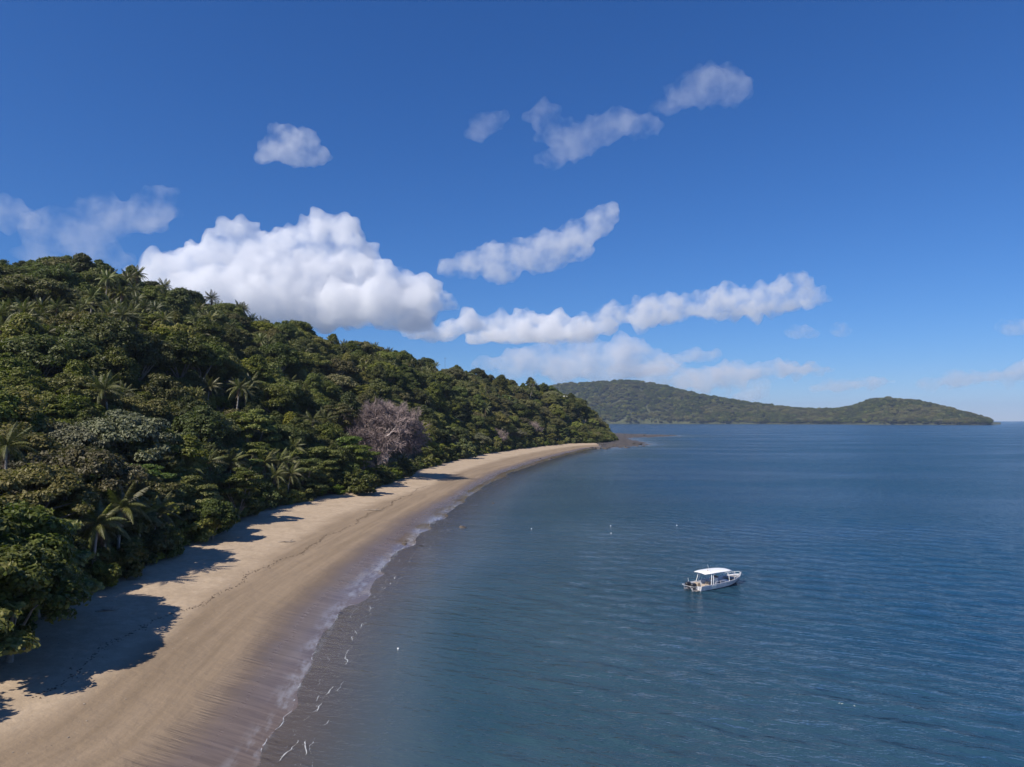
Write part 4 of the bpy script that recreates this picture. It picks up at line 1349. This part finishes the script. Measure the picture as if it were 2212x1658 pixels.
# ---------------------------------------------------------------- motor boat
def make_boat(x, y, yaw):
    e = empty('motor_boat', (x, y, 0.0), yaw)
    e.scale = (1.26, 1.14, 0.88)
    tag(e, 'bare aluminium motor boat with white canopy and twin outboards moored in the bay', 'boat')
    # hull stations along +X: s, half beam at chine, half beam at gunwale, keel z, chine z, gunwale z
    ST_ = [(-3.3, 1.02, 1.16, -0.34, -0.08, 0.72), (-2.0, 1.04, 1.20, -0.36, -0.08, 0.74), (-0.5, 1.02, 1.22, -0.36, -0.05, 0.78), (0.8, 0.92, 1.18, -0.33, 0.02, 0.85),
           (1.8, 0.70, 1.02, -0.26, 0.13, 0.95), (2.6, 0.40, 0.74, -0.12, 0.30, 1.06), (3.15, 0.14, 0.40, 0.12, 0.52, 1.15), (3.5, 0.02, 0.10, 0.45, 0.78, 1.22)]
    V, F = [], []
    for (s, c, g, k, cz, gz_) in ST_:
        V += [(s, 0, k), (s, c, cz), (s, g, gz_), (s, g - 0.09, gz_), (s, max(c - 0.06, 0.0), 0.24 if s < 2.4 else cz + 0.1), (s, 0, 0.22 if s < 2.4 else cz + 0.1),
              (s, -c, cz), (s, -g, gz_), (s, -g + 0.09, gz_), (s, -max(c - 0.06, 0.0), 0.24 if s < 2.4 else cz + 0.1)]
    m = 10

    def strip(a, b):
        for i in range(len(ST_) - 1):
            F.append((i * m + a, (i + 1) * m + a, (i + 1) * m + b, i * m + b))
    FH = F
    strip(0, 1); strip(1, 2); strip(2, 3); strip(3, 4)
    strip(6, 0); strip(7, 6); strip(8, 7); strip(9, 8)
    F.append((0, 1, 2, 3, 4, 5, 9, 8, 7, 6))
    hull = mesh_obj('hull', V, FH, ALU, e)
    hull['label'] = 'worn bare aluminium hull'
    # boot stripe of dark antifouling just under the chine
    mb = MB()
    for sg in (-1, 1):
        for i in range(len(ST_) - 2):
            s0, c0, g0, k0, z0, _ = ST_[i]; s1, c1, g1, k1, z1, _ = ST_[i + 1]
            b0 = len(mb.v)
            f0 = 0.16
            mb.v += [np.array(q) for q in ((s0, sg * (c0 + 0.012), z0 - 0.05), (s1, sg * (c1 + 0.012), z1 - 0.05), (s1, sg * (c1 + (g1 - c1) * f0 + 0.012), z1 + (0.8 - 0.0) * f0), (s0, sg * (c0 + (g0 - c0) * f0 + 0.012), z0 + 0.8 * f0))]
            mb.f.append((b0, b0 + 1, b0 + 2, b0 + 3) if sg > 0 else (b0 + 3, b0 + 2, b0 + 1, b0))
    mb.obj('waterline_stripe', RUBBER, hull)
    dV, dF = [], []
    for (s, c, g, k, cz, gz_) in ST_[:6]:
        dV += [(s, max(c - 0.05, 0), 0.25), (s, -max(c - 0.05, 0), 0.25)]
    for i in range(5): dF.append((2 * i, 2 * i + 1, 2 * i + 3, 2 * i + 2))
    mesh_obj('deck', dV, dF, ALU_DK, e)
    fd = MB()
    fv = [(1.75, 0.95, 0.90), (1.75, -0.95, 0.90), (2.6, -0.66, 1.0), (2.6, 0.66, 1.0), (3.15, 0.32, 1.08), (3.15, -0.32, 1.08)]
    mesh_obj('foredeck', fv, [(0, 1, 2, 3), (3, 2, 5, 4)], ALU_DK, e)
    # gunwale rails
    for sg in (-1, 1):
        r = MB(); r.tube([(s, sg * (g - 0.02), gz_ + 0.02) for (s, c, g, k, cz, gz_) in ST_], [0.035] * len(ST_), 6, True)
        r.obj('gunwale', ALU, e)
    t = MB(); t.box((-3.34, 0, 0.28), (0.07, 2.1, 0.74)); t.obj('transom', ALU, e)
    sw = MB(); sw.box((-3.62, 0.78, 0.10), (0.55, 0.5, 0.05)); sw.box((-3.62, -0.78, 0.10), (0.55, 0.5, 0.05)); sw.obj('swim_step', ALU_DK, e)
    # white square panel on the side
    for sg in (-1, 1):
        pn = MB(); pn.box((-1.55, sg * 1.145, 0.39), (0.62, 0.035, 0.52), Matrix.Rotation(math.radians(-sg * 11.5), 3, 'X')); pn.obj('side_panel', CREAM, e)
    # outboards
    for sg in (-1, 1):
        ob = empty('outboard', (-3.72, sg * 0.42, 0)); ob.parent = e
        cw = MB()
        prof = [(0.42, 0.20, 0.15), (0.52, 0.27, 0.20), (0.80, 0.30, 0.22), (1.02, 0.27, 0.20), (1.12, 0.16, 0.13)]
        for (z, a, b) in prof:
            for k in range(10):
                an = 2 * math.pi * k / 10
                cw.v.append(np.array([math.copysign(abs(math.cos(an)) ** 0.7, math.cos(an)) * a * 1.25 - 0.12 * (z - 0.4), math.copysign(abs(math.sin(an)) ** 0.7, math.sin(an)) * b, z]))
        for i in range(4):
            for k in range(10): cw.f.append((i * 10 + k, i * 10 + (k + 1) % 10, (i + 1) * 10 + (k + 1) % 10, (i + 1) * 10 + k))
        cw.f.append(tuple(40 + k for k in range(10))); cw.f.append(tuple(reversed(range(10))))
        cw.obj('cowling', BLACK, ob, True)
        lg = MB(); lg.box((0.02, 0, 0.10), (0.26, 0.14, 0.72)); lg.box((-0.05, 0, -0.22), (0.42, 0.26, 0.04)); lg.box((-0.02, 0, -0.42), (0.5, 0.13, 0.14)); lg.obj('leg', GREYP, ob)
        br = MB(); br.box((0.25, 0, 0.40), (0.2, 0.24, 0.34)); br.obj('bracket', ALU, ob)
    gd_ = MB()
    gd_.tube([(-3.4, 0.95, 0.7), (-4.2, 0.88, 0.75), (-4.32, 0.4, 0.75), (-4.32, -0.4, 0.75), (-4.2, -0.88, 0.75), (-3.4, -0.95, 0.7)], [0.03] * 6, 6)
    gd_.tube([(-4.3, 0.5, 0.75), (-4.1, 0.6, 0.1), (-3.6, 0.75, 0.1)], [0.028] * 3, 6)
    gd_.tube([(-4.3, -0.5, 0.75), (-4.1, -0.6, 0.1), (-3.6, -0.75, 0.1)], [0.028] * 3, 6)
    gd_.obj('stern_guard', ALU, e)
    # canopy: cambered sheet with rounded corners and a turned-down rim
    cv, cf = [], []
    nx, ny = 14, 8
    for i in range(nx + 1):
        for j in range(ny + 1):
            s = i / nx * 2 - 1; q = j / ny * 2 - 1
            wy = 1.08 * (1 - 0.22 * max(0, abs(s) - 0.55) ** 1.5 / 0.3)
            cv.append((-0.55 + 2.0 * s, wy * q, 2.28 + 0.10 * (1 - s * s) + 0.09 * (1 - q * q) - 0.03 * s))
    for i in range(nx):
        for j in range(ny):
            a = i * (ny + 1) + j
            cf.append((a, a + ny + 1, a + ny + 2, a + 1))
    can = mesh_obj('canopy', cv, cf, WHITE, e, True)
    sol = can.modifiers.new('thick', 'SOLIDIFY'); sol.thickness = 0.06
    can['label'] = 'white fabric sun canopy'
    for sg in (-1, 1):
        for (sx, tx_, r) in ((-1.95, -1.7, 0.035), (-1.65, -1.45, 0.03), (0.75, 0.75, 0.03), (2.05, 1.25, 0.032)):
            gz_ = float(np.interp(sx, [q[0] for q in ST_], [q[5] for q in ST_])); gg = float(np.interp(sx, [q[0] for q in ST_], [q[2] for q in ST_]))
            po = MB(); po.tube([(sx, sg * (gg - 0.04), gz_), (tx_, sg * 0.98, 2.29)], [r, r], 7); po.obj('canopy_post', WHITE, e)
        rails = MB()
        pts = [(1.6, sg * 1.02, 1.28), (2.4, sg * 0.82, 1.42), (3.1, sg * 0.42, 1.52), (3.55, sg * 0.12, 1.58)]
        rails.tube(pts, [0.025] * 4, 6)
        for sx, yy, zz in pts:
            gz_ = float(np.interp(sx, [q[0] for q in ST_], [q[5] for q in ST_])); gg = float(np.interp(sx, [q[0] for q in ST_], [q[2] for q in ST_]))
            rails.tube([(sx, sg * max(gg - 0.05, 0.04), gz_), (sx, yy, zz)], [0.022] * 2, 6)
        rails.obj('bow_rail', WHITE, e)
        sr = MB(); sr.tube([(-1.3, sg * 1.12, 0.76), (-1.2, sg * 1.1, 1.08), (0.1, sg * 1.1, 1.12), (0.2, sg * 1.1, 0.8)], [0.024] * 4, 6)
        sr.tube([(-0.55, sg * 1.12, 0.78), (-0.55, sg * 1.1, 1.1)], [0.022] * 2, 6)
        sr.obj('side_rail', ALU, e)
    co = MB(); co.box((-0.25, 0.25, 0.72), (0.55, 0.75, 0.95)); co.obj('console', CREAM, e)
    wh = MB(); wh.tube([(-0.6 + 0.0, 0.25 + 0.19 * math.cos(a), 1.1 + 0.19 * math.sin(a)) for a in np.linspace(0, 6.283, 13)], [0.02] * 13, 5); wh.obj('steering_wheel', BLACK, e)
    ws = MB(); ws.box((0.02, 0.25, 1.36), (0.03, 0.72, 0.34), Matrix.Rotation(math.radians(-18), 3, 'Y')); ws.obj('windscreen', GREYP, e)
    for (sx, yy) in ((-1.05, 0.25), (-2.4, 0.55), (-2.4, -0.55)):
        se = MB(); se.box((sx, yy, 0.50), (0.42, 0.62, 0.5)); se.obj('seat', TANW, e)
    cb = MB(); cb.box((1.1, -0.15, 0.45), (0.7, 0.85, 0.4)); cb.box((1.1, -0.15, 0.68), (0.76, 0.92, 0.06)); cb.obj('storage_box', WHITE, e)
    an = MB(); an.tube([(-1.6, -0.75, 2.32), (-2.2, -0.85, 3.7)], [0.022, 0.010], 5); an.obj('antenna', WHITE, e)
    a2 = MB(); a2.tube([(-1.35, 0.0, 2.36), (-1.42, 0.0, 2.95)], [0.018, 0.010], 5); a2.box((-1.35, 0, 2.46), (0.10, 0.10, 0.14)); a2.obj('mast_light', TANW, e)
    ac = MB(); ac.tube([(3.3, 0, 1.24), (3.75, 0, 1.28)], [0.05, 0.05], 6, True); ac.tube([(3.7, 0, 1.30), (3.72, 0.22, 1.12)], [0.03, 0.02], 5); ac.tube([(3.7, 0, 1.30), (3.72, -0.22, 1.12)], [0.03, 0.02], 5); ac.obj('anchor', GREYP, e)
    fl = MB(); fl.tube([(-3.2, -0.95, 0.72), (-3.3, -0.98, 1.5)], [0.02, 0.015], 5); fl.tube([(-3.2, 0.95, 0.72), (-3.3, 0.98, 1.5)], [0.02, 0.015], 5); fl.obj('rod_holder', WHITE, e)
    for o in e.children:
        if o.type == 'MESH' and o.name.split('.')[0] in ('console', 'seat', 'storage_box', 'transom', 'side_panel'):
            bv = o.modifiers.new('bevel', 'BEVEL'); bv.width = 0.03; bv.segments = 2
    return e


bx_, by_ = ground_pix(1549, 1266)
make_boat(bx_, by_, math.radians(31))


# ---------------------------------------------------------------- small things on the water
def blob(name, r, seed, mat, flat=0.7, sub=2, amp=0.25):
    bm = bmesh.new(); bmesh.ops.create_icosphere(bm, subdivisions=sub, radius=r)
    for v in bm.verts:
        v.co *= 1 + amp * mnoise.noise(v.co / r * 1.3 + Vector((seed * 5.1, seed, 0)))
        v.co.z *= flat
    me = bpy.data.meshes.new(name); bm.to_mesh(me); bm.free()
    me.materials.append(mat)
    return me


BUOYM = blob('buoy', 0.10, 1, WHITE, 0.95, 2, 0.02)
for i, (u, v, lb, m_) in enumerate([
        (1462, 1136, 'white mooring buoy floating beyond the boat', BUOYM), (1319, 1137, 'small white buoy left of the mooring buoy in mid bay', BUOYM), (1148, 1143, 'white buoy floating nearest the beach swash', BUOYM),
        (1320, 1153, 'white buoy on the dark patch of water', BUOYM), (1684, 1130, 'dark mooring buoy on the open water right of the boat', None), (860, 1403, 'pale buoy floating in the near shallows', BUOYM)]):
    x, y = ground_pix(u, v)
    me = m_ or blob('buoy', 0.13, 3, RUBBER, 0.95, 2, 0.02)
    o = bpy.data.objects.new('buoy', me); C.objects.link(o); o.location = (x, y, 0.06)
    tag(o, lb, 'buoy', 'buoys in the bay')

# rocks in the swash and on the headland
ROCKM = [blob('rock', 1.0, 10 + i, ROCK, 0.55, 2, 0.7) for i in range(4)]
rr_ = random.Random(12)


def rock(u, v, r, lb, z=0.0, group='rocks along the shore'):
    x, y = ground_pix(u, v, z)
    o = bpy.data.objects.new('rock', ROCKM[rr_.randrange(4)]); C.objects.link(o)
    zz = max(land_z(x, y), -0.1)
    o.location = (x, y, zz + r * 0.1); o.scale = (r * rr_.uniform(.9, 1.6), r * rr_.uniform(.8, 1.2), r * rr_.uniform(.7, 1.1))
    o.rotation_euler = (0, 0, rr_.uniform(0, 6.28))
    tag(o, lb, 'rock', group)


for (u, v, r, lb) in [(873, 1177, 0.45, 'dark rock in the wet sand at the swash edge'), (876, 1172, 0.3, 'small dark rock touching the one at the swash edge'), (908, 1180, 0.35, 'low dark rock in the pale swash'),
                      (998, 1140, 0.7, 'dark rock breaking the surface off the swash'), (1003, 1141, 0.5, 'lower dark rock beside the one breaking the surface'), (1065, 1088, 0.4, 'lone dark rock in the shallows further along'),
                      (1188, 992, 0.8, 'dark rock at the far waterline, right of two'), (1167, 993, 0.6, 'dark rock at the far waterline, left of two'),
                      (860, 1049, 0.5, 'dark stone on dry sand below the baobab, leftmost'), (866, 1050, 0.35, 'dark stone on dry sand below the baobab, second'), (876, 1050, 0.5, 'dark stone on dry sand below the baobab, rightmost')]:
    rock(u, v, r, lb, 1.2 if 'sand below' in lb else 0.0)
ORD = ['first', 'second', 'third', 'fourth', 'fifth', 'sixth', 'seventh', 'eighth', 'ninth', 'tenth', 'eleventh', 'twelfth', 'thirteenth', 'fourteenth', 'fifteenth', 'sixteenth', 'seventeenth', 'eighteenth']
for i in range(18):
    rock(1280 + 116 * i / 17 + rr_.gauss(0, 0.8), 968 - 5.5 * i / 17 + rr_.gauss(0, 2.0), rr_.uniform(0.9, 2.1), f'{ORD[i]} dark boulder from the left on the headland rock shelf', 0.4, 'boulders on the headland shelf')
for i in range(10):
    rock(1352 + 13 * i + rr_.gauss(0, 1.5), 943 + rr_.gauss(0, 1.4), rr_.uniform(0.8, 1.7), f'{ORD[i]} brown boulder from the left on the low reef spit', 0.4, 'boulders on the reef spit')

# driftwood on the beach
for i, (u, v, ln, a, lb) in enumerate([(803, 1099, 5.0, 0.1, 'long driftwood branch on the dry sand above the wrack line'), (968, 1026, 3.5, 0.05, 'pale driftwood log on the far sand'), (910, 1033, 2.5, 0.4, 'short driftwood log near the tree shade'),
                                       (232, 1328, 2.2, 0.5, 'pale stick lying in the near tree shade'), (620, 1170, 3.0, 0.3, 'driftwood branch at the shade edge left of the baobab')]):
    x, y = ground_pix(u, v, 1.6)
    z = land_z(x, y)
    mb = MB()
    mb.tube([(-ln / 2, 0, 0.08), (-ln / 6, 0.12, 0.14), (ln / 5, -0.08, 0.12), (ln / 2, 0.1, 0.1)], [0.13, 0.12, 0.09, 0.03], 6, True)
    mb.tube([(ln / 8, 0, 0.12), (ln / 4, 0.5, 0.3), (ln / 3, 0.8, 0.32)], [0.06, 0.045, 0.02], 5, True)
    mb.tube([(-ln / 6, 0.1, 0.14), (-ln / 8, -0.4, 0.28)], [0.06, 0.02], 5, True)
    o = mb.obj('driftwood', DRIFT); o.location = (x, y, z); o.rotation_euler = (0, 0, a)
    tag(o, lb, 'driftwood', 'driftwood on the beach')

# wrack line: flakes of dry weed along the last high tide
WR = [(61, 1526), (169, 1458), (291, 1380), (360, 1345), (440, 1306), (510, 1268), (576, 1231), (660, 1188), (745, 1143), (767, 1129), (800, 1113), (850, 1088), (890, 1068), (920, 1054)]
mb = MB(); rw = random.Random(3)
for (a, b) in zip(WR[:-1], WR[1:]):
    A_, B_ = np.array(ground_pix(*a, 0.95)), np.array(ground_pix(*b, 0.95))
    ln = np.linalg.norm(B_ - A_)
    for i in range(int(ln * 7)):
        q = A_ + (B_ - A_) * rw.random()
        s_ = q[0] * 0.35 + q[1] * 0.2
        off = 0.5 * math.sin(s_) + 0.3 * math.sin(s_ * 2.7 + 1) + rw.gauss(0, 0.16 + 0.2 * (rw.random() < 0.2))
        nrm = np.array([-(B_ - A_)[1], (B_ - A_)[0]]) / ln
        q = q + nrm * off
        w = rw.uniform(0.04, 0.16)
        mb.box((q[0], q[1], 0), (w, w * rw.uniform(0.4, 1), 0.03), Matrix.Rotation(rw.uniform(0, 3.1), 3, 'Z') @ Matrix.Rotation(rw.uniform(-.3, .3), 3, 'X'))
pv = np.array(mb.v)
cen_ = pv.reshape(-1, 8, 3).mean(1)
zz_ = land(cen_[:, :2])[0]
mb.v = list(pv + np.repeat(np.column_stack([np.zeros(len(zz_)), np.zeros(len(zz_)), zz_ + 0.02]), 8, 0))
wk = mb.obj('wrack_line', WEED)
tag(wk, 'thin dark line of dry seaweed along the high tide mark', None, None, 'stuff')

# scattered litter of leaves and shells on the sand
mb = MB(); P_ = []
while len(P_) < 520:
    u, v = rw.uniform(0, 1250), rw.uniform(965, 1640)
    P_.append(ground_pix(u, v, 1.2))
P_ = np.array(P_); zq, tq_, ttq = land(P_)
for (x, y), z, t_, tt_ in zip(P_, zq, tq_, ttq):
    if t_ < 3 or tt_ > 2: continue
    if t_ / max(0.1, t_ - min(tt_, 0)) < 0.42: continue
    w = rw.uniform(0.03, 0.11)
    mb.box((x, y, z + 0.02), (w * 1.5, w, 0.03), Matrix.Rotation(rw.uniform(0, 3.1), 3, 'Z'))
tag(mb.obj('beach_litter', DRIFT), 'scattered dry leaves and twigs lying on the sand', None, None, 'stuff')

# foam of the small breakers
FO = [[(725, 1482), (700, 1512), (676, 1540), (656, 1558)], [(768, 1363), (757, 1395), (750, 1420), (746, 1437)], [(668, 1601), (660, 1625), (653, 1655)], [(832, 1270), (820, 1281), (806, 1292)], [(854, 1244), (848, 1258), (843, 1268)],
      [(896, 1226), (882, 1232)], [(975, 1143), (962, 1152), (945, 1163)], [(800, 1310), (795, 1322), (803, 1330)], [(640, 1600), (615, 1632), (590, 1665)], [(925, 1188), (932, 1180)], [(1030, 1090), (1015, 1100)], [(790, 1345), (778, 1360)]]
# ... and the lapping edge itself, followed along the waterline
edge = []
for k in range(3, 14):
    a, b = shore[k], shore[k + 1]
    L_ = math.hypot(*(b - a)); nr = np.array([-(b - a)[1], (b - a)[0]]) / L_
    for f in np.arange(0, 1, 0.45 / L_):
        edge.append((*(a + (b - a) * f), *nr))
edge = np.array(edge)
offs = np.linspace(-5, 5, 81)
Q = (edge[:, None, :2] + edge[:, None, 2:] * offs[None, :, None]).reshape(-1, 2)
zq = land(Q)[0].reshape(len(edge), 81)
cross = np.argmax(zq > 0.004, 1)
edge_xy = edge[:, :2] + edge[:, 2:] * offs[cross][:, None]
mb = MB(); VF = Val(55)


def ribbon(pts, wmin, wmax, gap, seed, z=0.014):
    pts = np.asarray(pts)
    d_ = np.concatenate([[0], np.cumsum(np.hypot(*np.diff(pts, axis=0).T))])
    q = np.arange(0, d_[-1], 0.12)
    X = np.interp(q, d_, pts[:, 0]); Y = np.interp(q, d_, pts[:, 1])
    X = X + (VF(q * 0.7 + seed, q * 0) - 0.5) * 0.5 + (VF(q * 2.6 + seed, q * 0 + 9) - 0.5) * 0.16
    w = VF(q * 0.9 + seed * 3, q * 0 + 4) * 0.65 + VF(q * 4.5 + seed, q * 0 + 7) * 0.35
    w = np.clip((w - gap) / (1 - gap), 0, 1)
    w = np.where(w > 0, wmin + (wmax - wmin) * w, 0)
    tx = np.gradient(X); ty = np.gradient(Y); n_ = np.hypot(tx, ty) + 1e-9
    for i in range(len(q) - 1):
        if w[i] == 0 and w[i + 1] == 0: continue
        k = len(mb.v)
        for m_, sg in ((i, 1), (i, -1), (i + 1, -1), (i + 1, 1)):
            mb.v.append(np.array([X[m_] - ty[m_] / n_[m_] * w[m_] * sg, Y[m_] + tx[m_] / n_[m_] * w[m_] * sg, z + 0.004 * sg]))
        mb.f.append((k, k + 3, k + 2, k + 1))
        if rw.random() < 0.35:                       # loose flecks beside the line
            ox, oy, r_ = X[i] + rw.gauss(0, 0.22), Y[i] + rw.gauss(0, 0.22), rw.uniform(0.008, 0.03)
            k = len(mb.v)
            for j in range(5): mb.v.append(np.array([ox + r_ * 1.5 * math.cos(j * 1.257), oy + r_ * math.sin(j * 1.257), z]))
            mb.f.append(tuple(range(k, k + 5)))


for i_, ln_ in enumerate(FO):
    ribbon([ground_pix(*p) for p in ln_], 0.005, 0.062, 0.40, i_ * 5.3)
ribbon(edge_xy, 0.004, 0.05, 0.42, 3.7)
for o_, sd_ in ((1.6, 11.0), (3.4, 27.0)):
    ribbon(edge[:, :2] + edge[:, 2:] * (offs[cross] - o_)[:, None], 0.003, 0.035, 0.60, sd_)
tag(mb.obj('sea_foam', FOAM), 'thin broken lines of white foam on the small breakers', None, None, 'stuff')

# ---------------------------------------------------------------- houses and mast far off
def house(label, x, y, z, w, d, h, roofm, rz):
    e = empty('house', (x, y, z), rz)
    tag(e, label, 'house')
    mb = MB(); mb.box((0, 0, h / 2 - 1), (w, d, h + 2)); wl_ = mb.obj('wall', PLASTER, e)
    mb = MB()
    o_ = 0.5
    mb.v += [np.array(q) for q in ((-w / 2 - o_, -d / 2 - o_, h), (w / 2 + o_, -d / 2 - o_, h), (w / 2 + o_, d / 2 + o_, h), (-w / 2 - o_, d / 2 + o_, h), (-w / 2 - o_, 0, h + d * 0.28), (w / 2 + o_, 0, h + d * 0.28))]
    mb.f += [(0, 1, 5, 4), (2, 3, 4, 5), (0, 4, 3), (1, 2, 5), (3, 2, 1, 0)]
    mb.obj('roof', roofm, e)
    for i in (-1, 1):
        mb = MB(); mb.box((i * w * 0.27, -d / 2 - 0.03, h * 0.55), (w * 0.16, 0.1, h * 0.38)); mb.obj('window', BLACK, e)
    mb = MB(); mb.box((0, -d / 2 - 0.03, h * 0.37), (w * 0.13, 0.1, h * 0.72)); mb.obj('door', TANW, e)


x, y, z = spot(1219, 853, 8.0)
house('small house with white metal roof among the headland trees', x, y, z + 3.0, 5, 4, 3.0, METALROOF, 0.1)
u_ = 1386
fx_, fy_, fz_ = [float(q) for q in isl_z(np.array([u_ * 1.0]), np.array([215.0]))]
house('beige house in the clearing on the far hill', fx_, fy_, fz_ + 6, 16, 12, 9, flat_mat('tan_roof', (0.55, 0.40, 0.30), 0.8), -0.2)
x, y, z = spot(961, 772, 20.0)
e = empty('radio_mast', (x, y, z)); tag(e, 'thin grey mast standing on the ridge right of the big cloud', 'mast')
mb = MB(); mb.tube([(0, 0, 0), (0, 0, 20)], [0.12, 0.07], 6); mb.obj('pole', GREYP, e)
mb = MB(); mb.tube([(-1.1, 0, 19), (1.1, 0, 19)], [0.05, 0.05], 5); mb.obj('crossarm', GREYP, e)

# banana patch on the slope
def banana_mesh(seed):
    rs = np.random.RandomState(seed); V, F = [], []
    for i in range(8):
        a = i * 2.4 + rs.uniform(-.3, .3); el = rs.uniform(0.5, 1.25); L = rs.uniform(1.9, 2.6)
        d = np.array([math.cos(a), math.sin(a), 0]); sd = np.array([-math.sin(a), math.cos(a), 0])
        base = len(V); n = 6
        for j in range(n + 1):
            s = j / n
            p = np.array([0, 0, 2.2]) + d * L * s * math.cos(el) * (1 + .2 * s) + np.array([0, 0, L * (math.sin(el) * s - 0.75 * s * s)])
            w = 0.36 * math.sin(math.pi * (0.12 + 0.85 * s))
            V += [p - sd * w - (0, 0, .08), p + (0, 0, 0.05), p + sd * w - (0, 0, .08)]
        for j in range(n):
            k = base + j * 3
            F += [(k, k + 1, k + 4, k + 3), (k + 1, k + 2, k + 5, k + 4)]
    me = bpy.data.meshes.new('foliage'); me.from_pydata([tuple(v) for v in V], [], F); me.materials.append(LEAF['banana'])
    return me


BM = [banana_mesh(i) for i in range(3)]
mb = MB(); mb.tube([(0, 0, -0.5), (0, 0, 1.2), (0, 0, 2.3)], [0.17, 0.15, 0.09], 7); BST = mb.mesh('stem', BARK_PALM, True)
rb = random.Random(6)
bl = []
for i in range(28):
    if i < 17: u, v = rb.uniform(1058, 1124), None
    else: u, v = rb.uniform(985, 1040), None
    f = (u - 1058) / 66
    v = (848 + 18 * f + rb.uniform(-6, 8)) if i < 17 else (800 + (u - 985) * 0.3 + rb.uniform(-8, 8))
    bl.append((u, v, i < 17))
bl.sort()
cnt_ = {True: 0, False: 0}
for (u, v, low) in bl:
    x, y, z = spot(u, v, 9.0)
    e = empty('banana_plant', (x, y, z + 3.5), rb.uniform(0, 6))
    e.scale = (2.0, 2.0, 2.0)
    cnt_[low] += 1
    tag(e, f'{ORD[cnt_[low] - 1]} banana plant from left in the bright patch above the far beach' if low else f'{ORD[cnt_[low] - 1]} banana plant from left in the patch below the ridge trees', 'banana plant', 'banana plants in the lower patch' if low else 'banana plants in the upper patch')
    for nm, me in (('stem', BST), ('foliage', BM[rb.randrange(3)])):
        o = bpy.data.objects.new(nm, me); C.objects.link(o); o.parent = e

# ---------------------------------------------------------------- haze: the sea air between here and the far hills
m, n, l = new_mat('haze')
for x_ in list(n):
    if x_.type != 'OUTPUT_MATERIAL': n.remove(x_)
out = [x_ for x_ in n if x_.type == 'OUTPUT_MATERIAL'][0]
pv_ = n.new('ShaderNodeVolumePrincipled')
pv_.inputs['Color'].default_value = (0.62, 0.78, 1.0, 1)
pv_.inputs['Density'].default_value = 0.00005
pv_.inputs['Anisotropy'].default_value = 0.2
l.new(pv_.outputs[0], out.inputs['Volume'])
mb = MB(); mb.box((0, 0, 122.5), (21000, 21000, 265)); hz = mb.obj('haze', m)
tag(hz, 'thin blue sea haze over the whole bay', None, None, 'stuff')
